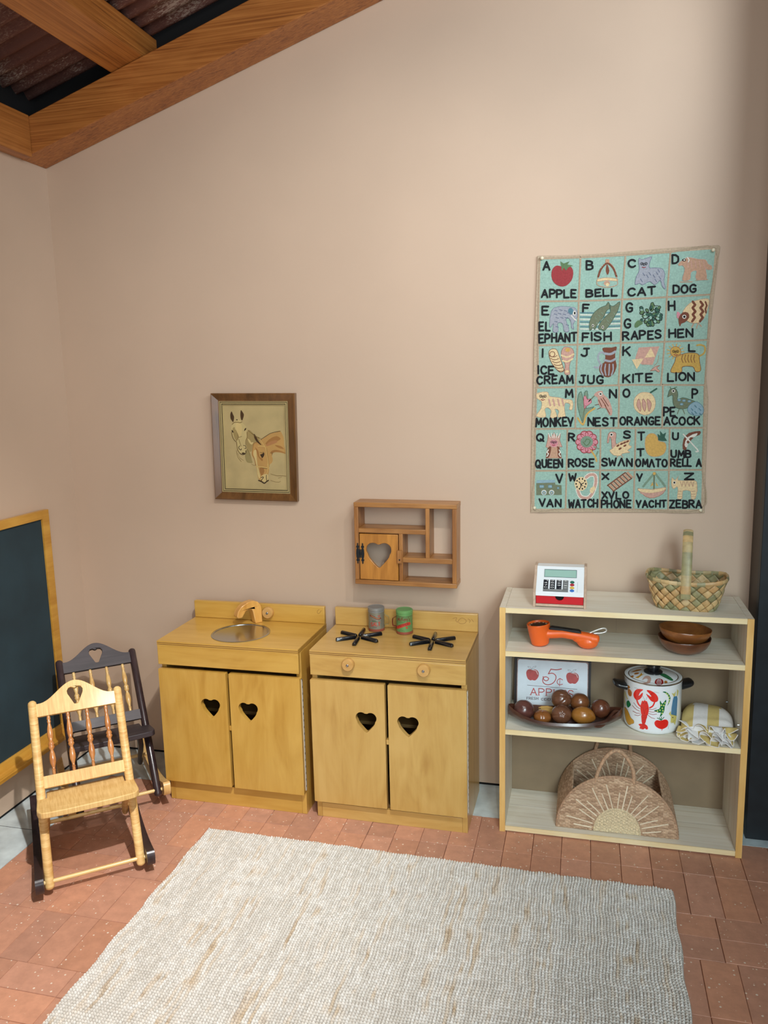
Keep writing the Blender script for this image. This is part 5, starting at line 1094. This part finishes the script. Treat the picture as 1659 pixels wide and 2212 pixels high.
l('dkred', [(610, 880), (660, 915), (680, 1020)], 4, 3); l('dkred', [(760, 910), (700, 930), (680, 1020)], 4, 3); e('ink', 660, 815, 7, 7); e('ink', 712, 822, 7, 7)
l('dkred', [(660, 1200), (655, 1270)], 4); l('dkred', [(690, 1205), (700, 1270)], 4); l('dkred', [(580, 600), (640, 600)], 3); l('dkred', [(840, 640), (770, 680)], 3)
D.layer = 1
for a_, c_ in (((600, 920), (490, 810)), ((600, 965), (465, 860)), ((605, 1000), (475, 960)), ((618, 1025), (505, 1030))):
    m1 = ((a_[0] * .55 + c_[0] * .45), (a_[1] * .55 + c_[1] * .45) + 18); l('dkred', [a_, m1, c_], 8, 0); 
for a_, c_ in (((760, 935), (895, 905)), ((762, 970), (905, 965)), ((757, 1005), (900, 1015)), ((745, 1035), (865, 1098))):
    m1 = ((a_[0] * .5 + c_[0] * .5), (a_[1] * .5 + c_[1] * .5) + 14); l('dkred', [a_, m1, c_], 8, 0)
l('ink', [(690, 765), (650, 690)], 3); l('ink', [(705, 765), (735, 700)], 3); l('ink', [(500, 545), (560, 560), (600, 605)], 3, 3); l('ink', [(780, 670), (860, 620), (940, 640)], 3, 3)
f('green', [(1005, 620), (1050, 612), (1110, 650), (1145, 720), (1130, 800), (1088, 868), (1118, 780), (1110, 710), (1070, 650)], 3); f('green', [(965, 775), (1000, 830), (1062, 760), (1070, 800), (1045, 880), (1035, 960), (990, 1040), (955, 1060), (975, 990), (930, 990), (850, 950), (940, 925), (965, 870), (955, 810)], 3)
D.layer = 2
for x, y in ((1072, 645), (1100, 672), (1120, 712), (1126, 758), (1116, 802), (985, 855), (1025, 862), (1000, 910), (958, 945), (915, 962), (1010, 955), (998, 1000), (1048, 815)): e('ltgreen', x, y, 13, 15)
D.layer = 1
f('red', [(860, 1165), (900, 1125), (970, 1132), (1050, 1112), (1095, 1130), (1108, 1180), (1085, 1240), (1030, 1275), (985, 1285), (930, 1268), (875, 1225)], 3); l('red', [(980, 1275), (1000, 1295), (985, 1310)], 7, 3)
for x, y in ((910, 1085), (945, 1075), (985, 1065), (1030, 1070)): l('green', [(980, 1125), (x, y)], 12)
f('ochre', [(325, 890), (370, 930), (410, 1010), (440, 1080), (490, 1130), (492, 1180), (450, 1195), (415, 1210), (375, 1170), (340, 1060)], 3); D.loop('ink', [(325, 890), (370, 930), (410, 1010), (440, 1080), (490, 1130), (492, 1180), (450, 1195), (415, 1210), (375, 1170), (340, 1060)], 3, 3, 2)
f('green', [(365, 790), (400, 770), (425, 810), (440, 850), (410, 890), (385, 900), (362, 850)], 2); f('brown', [(372, 510), (400, 500), (428, 540), (405, 560), (440, 590), (458, 640), (445, 695), (410, 690), (390, 650), (385, 590), (395, 560), (370, 540)], 3); l('ink', [(395, 590), (430, 670)], 3)
l('yellow', [(330, 610), (355, 690), (380, 745)], 16, 3); l('yellow', [(318, 640), (325, 760), (345, 860)], 12, 3)
f('blue', [(1205, 700), (1262, 690), (1272, 740), (1255, 1045), (1155, 1020), (1165, 900), (1185, 780)], 0); f('yellow', [(1155, 1018), (1255, 1045), (1250, 1100), (1225, 1215), (1205, 1175), (1145, 1165), (1150, 1090)], 0); f('yellow', [(1165, 640), (1210, 650), (1242, 600), (1232, 680), (1222, 700), (1200, 700), (1185, 670)], 0); f('yellow', [(1115, 1010), (1150, 960), (1155, 1060)], 0); f('yellow', [(1262, 570), (1290, 600), (1275, 680), (1255, 700)], 0)
e('ink', 1185, 1075, 9, 11, layer=2); l('ink', [(1150, 1185), (1180, 1160), (1222, 1120)], 3, 3, 2); l('ink', [(1155, 1018), (1255, 1045)], 3, 0, 2)
for y in range(740, 1020, 24):
    for x in (1190, 1212, 1234): l('ltblue', [(x - (y - 740) * .06, y), (x - 6 - (y - 740) * .06, y + 8)], 3, 0, 2)
l('ink', [(1110, 1200), (1105, 1280)], 2.5); f('ink', [(505, 1340), (580, 1365), (560, 1372), (515, 1355)], 0)
D.to(b, lambda u, v, o: ((PR + o) * math.cos(u / PR), (PR + o) * math.sin(u / PR), v), kp, .00022, cuts=.004)
b.build('pot_body', [pmats[k] for k in kp], t, normals=False, smooth=50)
b = MB(); b.lathe([(.0885, .1655), (.0912, .1672), (.0912, .1695), (.0885, .1712)], 96, m=1); b.lathe([(.0886, .1662), (.0886, .1712), (.084, .1728), (.079, .1725), (.0765, .1705), (.074, .1715), (.060, .1760), (.035, .1800), (.001, .1812)], 96, m=0)
D = Draw(); f, l, e = D.fill, D.line, D.ell; D.src = lambda x, y: tuple((at(1310 + x / 8.295, 1420 + y / 8.295, (0, 0, Z3 + .175), (0, 0, 1)) - Vector((PCX, PCY, 0))).xy)
e('dkred', 945, 440, 80, 42); 
for x in (905, 930, 955, 980): l('white', [(945 + (x - 945) * .6, 410), (x, 440), (945 + (x - 945) * .6, 478)], 7, 3, 1)
f('green', [(950, 340), (1030, 320), (1130, 360), (1200, 400), (1150, 410), (1040, 380)], 3); f('pinkish', [(640, 400), (690, 360), (760, 360), (800, 400), (770, 450), (700, 460), (640, 450), (720, 430), (740, 400), (700, 390)], 3); f('ochre', [(510, 355), (590, 340), (630, 300), (640, 330), (680, 325), (620, 350), (570, 370)], 0); e('brown', 540, 305, 45, 14); e('brown', 460, 332, 30, 14); f('brown', [(440, 270), (540, 240), (640, 245), (560, 270)], 2); e('brown', 1065, 435, 30, 16)
b2 = MB(); D.to(b2, lambda u, v, o: (u, v, .1812 - max(0, math.hypot(u, v) - .0) * .0 - (.0052 * min(1, (math.hypot(u, v) / .060) ** 2)) - (.0045 * max(0, min(1, (math.hypot(u, v) - .06) / .014))) + o + .0012), kp, .0002)
lid = b.build('lid', [M_en, M_rim], t, smooth=40)
b2.build('lid_print', [pmats[k] for k in kp], lid, normals=False)
MB().lathe([(.001, .1805), (.029, .1800), (.0295, .184), (.026, .187), (.0185, .189), (.0185, .194), (.0215, .198), (.0225, .204), (.0205, .2075), (.001, .2085)], 40).build('lid_knob', M_bk, lid, smooth=40)
for s_ in (-1, 1):
    a_ = R(12) + (PI if s_ < 0 else 0); d_ = Vector((math.cos(a_), math.sin(a_), 0)); q_ = Vector((-d_.y, d_.x, 0)); b = MB(); rings = []
    for r_, hw_, ht_, dz in ((.0885, .030, .011, -.002), (.100, .028, .0105, .000), (.112, .027, .0095, .003), (.120, .025, .009, .006), (.126, .018, .006, .007)):
        rings.append([d_ * r_ + q_ * (hw_ * math.copysign(abs(math.cos(v)) ** .6, math.cos(v))) + Vector((0, 0, .140 + dz + ht_ * math.copysign(abs(math.sin(v)) ** .7, math.sin(v)))) for v in [2 * PI * k / 20 for k in range(20)]])
    b.loft(rings).build('handle', M_bk, t, smooth=50)

# ================================================================== striped tea towel
t = thing('tea_towel', 'folded yellow and white striped tea towel with a ruffled edge beside the pot', 'towel', (2.3735, -.185, Z3 + .0003), (0, 0, R(-9)))
STR = [lin((206, 184, 118)), lin((226, 224, 222))]
def stripe(x): return STR[int(math.floor((x + .0845) / .0405)) % 2]
b = MB(); nu, nv = 56, 40; V = []
def tw_(u, v):
    a_ = 2 * PI * u; y = -.088 + .185 * v
    wd = .0765 - .019 * max(0, (v - .55) / .45) ** 1.5; ht = (.021 + .013 * math.sin(PI * min(1, v * .9)) ) * (1 - max(0, (v - .86) / .14) ** 3 * .55)
    x = wd * math.copysign(abs(math.cos(a_)) ** .55, math.cos(a_)); z = ht + ht * math.copysign(abs(math.sin(a_)) ** .75, math.sin(a_))
    if z > ht: z += .0022 * math.sin(31 * y + 23 * x) * math.sin(40 * x - 13 * y) + .004 * math.exp(-((y + .055 - .3 * x) / .012) ** 2) - .010 * max(0, (x - .02) / .06) ** 2 + .006 * math.exp(-((x + .03) / .04) ** 2)
    z += .0012 * math.sin(300 * z) * (abs(math.cos(a_)) > .8)
    return (x, y, max(z, .0003))
for j in range(nv):
    for i in range(nu): V.append(tw_(i / nu, j / (nv - 1)))
for j in range(nv - 1):
    for i in range(nu):
        a_ = j * nu + i; c_ = j * nu + (i + 1) % nu
        b.f.append([a_, c_, c_ + nu, a_ + nu]); b.m.append(0); b.tint.append(stripe((V[a_][0] + V[c_][0]) / 2))
b.f.append(list(range(nu))[::-1]); b.m.append(0); b.tint.append(STR[1]); b.f.append([(nv - 1) * nu + i for i in range(nu)]); b.m.append(0); b.tint.append(STR[0]); b.v = [tuple(p) for p in V]
b.build('cloth', attr_mat('cotton', .85, noise=.04, nscale=120, bump=.2, bscale=260), t, smooth=60)
rf = MB(); ed = MB()
for L_, (z0, y0, dep, fr, ph) in enumerate(((.008, -.083, .028, 4.3, .3), (.022, -.084, .030, 5.1, 1.4), (.036, -.082, .028, 4.6, 2.5), (.050, -.072, .024, 3.7, .9))):
    n1, n2 = 90, 6; V = []
    for j in range(n2):
        q = j / (n2 - 1)
        for i in range(n1):
            s_ = i / (n1 - 1); x = -.083 + .166 * s_; am = .0105 * q
            w1 = math.sin(2 * PI * fr * s_ + ph + 2 * math.sin(5 * s_ + L_)); w2 = math.cos(2 * PI * fr * s_ + ph + .7)
            V.append((x + .006 * q * w2, y0 - dep * q * (1 - .25 * abs(2 * s_ - 1) ** 3) - .004 * q * w2 + .012 * (2 * s_ - 1) ** 2, max(.0008, z0 + am * w1 - .004 * q * q)))
    o_ = len(rf.v); rf.v += V
    for j in range(n2 - 1):
        for i in range(n1 - 1):
            k = j * n1 + i; rf.f.append([o_ + k, o_ + k + 1, o_ + k + n1 + 1, o_ + k + n1]); rf.m.append(0); rf.tint.append(stripe(-.083 + .166 * i / (n1 - 1) + .012 * L_))
    ed.tube([Vector(p) for p in V[-n1:]], .0011, 6)
rf.build('ruffle', MATS['cotton'], t, smooth=70, solid=.0007, normals=False); ed.build('ruffle_binding', plain('white_binding', (236, 232, 228), .8), t, smooth=60)

# ================================================================== seagrass bag
t = thing('seagrass_bag', 'half-round woven seagrass bag with a sunburst front on the bottom shelf', 'bag', (2.0985, -.163, Z4 + .0003))
SA, SHh, YF, YBk = .189, .193, -.103, .101
gc = [lin((196, 164, 134)), lin((184, 152, 122)), lin((206, 176, 146)), lin((172, 140, 112))]; M_sea = attr_mat('seagrass', .75, noise=.16, nscale=260, bump=.35, bscale=520)
rg = random.Random(2); rowt = [[rg.choice(gc) for _ in range(90)] for _ in range(90)]
def weave(u, v): return .0030 * (.2 + .8 * abs(math.sin(PI * v / .0052)) ** .8) * (.55 + .45 * math.sin(PI * u / .0085 + PI * (math.floor(v / .0052) % 2)))
def panel(name, y, sgn):
    b = MB(); nu, nv = 280, 190; V = []
    for j in range(nv):
        v = SHh * (j / (nv - 1)) * .997; wd = SA * math.sqrt(max(0, 1 - (v / SHh) ** 2))
        for i in range(nu):
            u = -wd + 2 * wd * i / (nu - 1); V.append((u, y + sgn * weave(u, v), v + .001))
    b.v = V
    for j in range(nv - 1):
        for i in range(nu - 1):
            a_ = j * nu + i; b.f.append([a_, a_ + 1, a_ + nu + 1, a_ + nu]); b.m.append(0); b.tint.append(rowt[int(V[a_][2] / .0052) % 90][int((V[a_][0] + .3) / .017) % 90])
    p = b.build(name, M_sea, t, smooth=80, solid=.004, normals=False)
    # sun disc, rays, edge cord
    b = MB(); nu, nv = 80, 50; V = []
    for j in range(nv):
        v = .081 * (j / (nv - 1)) * .995; wd = .0705 * math.sqrt(max(0, 1 - (v / .081) ** 2))
        for i in range(nu): u = -wd + 2 * wd * i / (nu - 1); V.append((u + .002, y + sgn * (.0035 + 1.3 * weave(u, v)), v + .0012))
    b.v = V; b.f = [[j * nu + i, j * nu + i + 1, (j + 1) * nu + i + 1, (j + 1) * nu + i] for j in range(nv - 1) for i in range(nu - 1)]; b.m = [0] * len(b.f); b.tint = [None] * len(b.f)
    b.tube([(.002 + .0715 * math.cos(PI * k / 30), y + sgn * .0035, .002 + .082 * math.sin(PI * k / 30)) for k in range(31)], [.0036 + .0008 * (k % 2) for k in range(31)], 8)
    b.build('sun', plain('cream_cord', (214, 196, 160), .8, noise=.14, nscale=240, bump=.4, bscale=500), p, smooth=70, normals=False)
    b = MB(); NR = 17
    for k in range(NR):
        a_ = R(174 - 168 * k / (NR - 1)); r0, r1 = .080, (.165 if k % 2 else .138); c_, s_ = math.cos(a_), math.sin(a_); w_ = .05 * math.sin(k * 2.1)
        P = [(.002 + (r0 + (r1 - r0) * q) * math.cos(a_ + w_ * q), y + sgn * .0042, .003 + (r0 + (r1 - r0) * q) * math.sin(a_ + w_ * q) * 1.02) for q in (0, .25, .5, .75, 1)]
        b.tube(P, .0022, 6)
    b.build('sun_rays', plain('ray_cord', (236, 222, 196), .8), p, smooth=60)
    b = MB(); n_ = 120; P = [(SA * math.cos(PI * k / n_), y, .001 + SHh * math.sin(PI * k / n_)) for k in range(n_ + 1)]
    b.tube(P, [.0042 + .0010 * (k % 2) for k in range(n_ + 1)], 8); b.tube([(-SA + 2 * SA * k / 80, y, .0045) for k in range(81)], [.0036 + .0008 * (k % 2) for k in range(81)], 8)
    b.build('edge_cord', plain('seagrass_cord', (170, 136, 108), .75, noise=.15, nscale=200), p, smooth=70)
    hx = (-.0655, .0515); P = crom([Vector(q) for q in ((hx[0] - .001, y, .172), (hx[0], y, .186), (hx[0] + .010, y, .222), (hx[0] + .030, y, .262), (-.012, y, .2835), (.010, y, .2815), (hx[1] - .018, y, .255), (hx[1] - .004, y, .222), (hx[1], y, .186), (hx[1], y, .174))], 8, False)
    MB().tube(P, [.0058 + .0008 * (k % 2) for k in range(len(P))], 10).build('handle', plain('handle_cord', (180, 146, 116), .75, noise=.14, nscale=180), p, smooth=70)
panel('front_panel', YF, -1); panel('back_panel', YBk, -1)
for s_ in (-1, 1):
    def gs(u, v):
        a_ = R(43 * v); y = YF + (YBk - YF) * u; wv = weave(y, v * .12); return (s_ * (SA + wv) * math.cos(a_), y, .002 + (SHh + wv) * math.sin(a_))
    b = MB(); b.grid(gs, 60, 70)
    for k in range(len(b.f)): b.tint[k] = rowt[(k // 59) // 3 % 90][(k % 59) // 4]
    b.build('gusset', M_sea, t, smooth=80, solid=.004, normals=False)
MB().box(-SA + .004, SA - .004, YF + .003, YBk - .003, .0006, .004).build('base', MATS['seagrass_cord'], t)

# ================================================================== tin shakers on the stove
def shaker(label, cx, cy, body, lid, band, hang, hmat, rad=.0288, hgt=.0865):
    t = thing('tin_shaker', label, 'shaker', (cx, cy, KH + .0003), (0, 0, 0), 'tin shakers on the stove')
    b = MB(); hb = hgt - .017; b.lathe([(.001, .0002), (rad - .002, .0003), (rad, .0015), (rad, hb * .99), (rad - .002, hb), (.001, hb)], 64, m=0); b.lathe([(rad + .0001, .001), (rad + .0006, .0012), (rad + .0006, .0095), (rad + .0001, .0097)], 64, m=1)
    l_ = MB(); l_.lathe([(rad - .001, hb - .001), (rad + .0005, hb), (rad + .0005, hb + .002), (rad - .001, hb + .003), (rad - .001, hb + .0055), (rad + .0012, hb + .0065), (rad + .0012, hb + .015), (rad - .001, hb + .017), (rad - .003, hb + .0172), (rad - .004, hb + .0162), (.001, hb + .0162)], 64)
    l_.build('lid', lid, t, smooth=40)
    h = MB(); d_ = Vector((math.cos(hang), math.sin(hang), 0)); P = crom([d_ * q[0] + Vector((0, 0, q[1])) for q in ((rad, .062), (rad + .004, .055), (rad + .013, .051), (rad + .0165, .044), (rad + .0165, .026), (rad + .013, .021), (rad + .003, .020), (rad, .012))], 4, False)
    h.tube(P, .0009, 8, ry=.006, up=d_); h.build('handle', hmat, t, smooth=60)
    return t, b
m_g = plain('tin_grey', (142, 140, 124), .42, .35, noise=.05, nscale=60); m_gl = plain('lid_grey', (150, 150, 146), .4, .35); m_br = plain('tin_red_band', (150, 78, 60), .45, .1); m_hy = plain('tin_handle', (186, 172, 122), .4, .4); m_gr = plain('tin_green', (104, 144, 88), .42, .1, noise=.05, nscale=60); m_grl = plain('lid_green', (112, 166, 100), .4, .15); m_hr = plain('handle_rust', (142, 70, 50), .45, .1)
m_red = plain('label_red', (196, 60, 44), .45); m_ink = plain('label_ink', (60, 50, 40), .5); m_dg = plain('label_green', (56, 104, 58), .5); m_gd = plain('label_gold', (206, 176, 110), .45); m_mar = plain('label_maroon', (120, 34, 36), .5)
t, b = shaker('grey tin salt shaker with red lettering, left of the two shakers', 1.2625, -.0985, m_g, m_gl, m_br, R(8), m_hy)
mats = {'b': m_g, 'band': m_br, 'red': m_red, 'ink': m_ink, 'green': m_dg, 'gold': m_gd, 'maroon': m_mar}; kk = list(mats); RD = .0288
def sh_src(cx, cy):
    def f_(x, y): a_, z_ = at_cyl(785 + x / 13.825, 1295 + y / 13.825, cx, cy, RD); return (a_ * RD, z_ - KH)
    return f_
D = Draw(sh_src(1.2625, -.0985)); D.text('red', 'SALT', 225, 695, 500, 800, 17, skew=14, serif=True); D.line('maroon', [(215, 480), (330, 540), (420, 580), (505, 560)], 46, 4); D.line('gold', [(225, 482), (330, 540), (420, 575), (495, 558)], 10, 4, 1); D.line('red', [(430, 500), (490, 470)], 14); D.line('red', [(440, 525), (500, 500)], 12); D.line('green', [(270, 650), (420, 670)], 16); D.line('ink', [(250, 640), (300, 630), (420, 650)], 5); D.line('ink', [(280, 820), (400, 838)], 9); D.line('ink', [(545, 560), (550, 850)], 4)
D.to(b, lambda u, v, o: ((RD + o) * math.cos(u / RD), (RD + o) * math.sin(u / RD), v), kk, .00015, cuts=.002)
b.build('tin_body', [mats[k] for k in kk], t, smooth=40, normals=False)
t, b = shaker('green tin shaker with a red label band, right of the two shakers', 1.3695, -.1130, m_gr, m_grl, m_br, R(172), m_hr)
mats = {'b': m_gr, 'band': m_br, 'red': m_red, 'ink': m_ink, 'green': m_dg, 'gold': m_gd, 'maroon': m_mar}
D = Draw(sh_src(1.3695, -.1130)); D.text('maroon', 'McKeny\'s', 1030, 545, 1385, 650, 13, skew=10); D.line('red', [(1030, 830), (1180, 780), (1365, 720)], 95, 4); D.text('maroon', 'PEPPER', 1045, 775, 1345, 830, 9, skew=75, layer=1); D.fill('red', [(1260, 830), (1330, 820), (1300, 890)]); D.line('green', [(1050, 680), (1180, 690), (1250, 660)], 12, 4); D.line('green', [(1140, 920), (1240, 960)], 8); D.line('green', [(1060, 980), (1100, 900)], 8); D.line('green', [(1430, 600), (1450, 760)], 8); D.line('ink', [(1010, 505), (1250, 535), (1470, 485)], 6, 4)
D.to(b, lambda u, v, o: ((RD + o) * math.cos(u / RD), (RD + o) * math.sin(u / RD), v), kk, .00015, cuts=.002)
b.build('tin_body', [mats[k] for k in kk], t, smooth=40, normals=False)
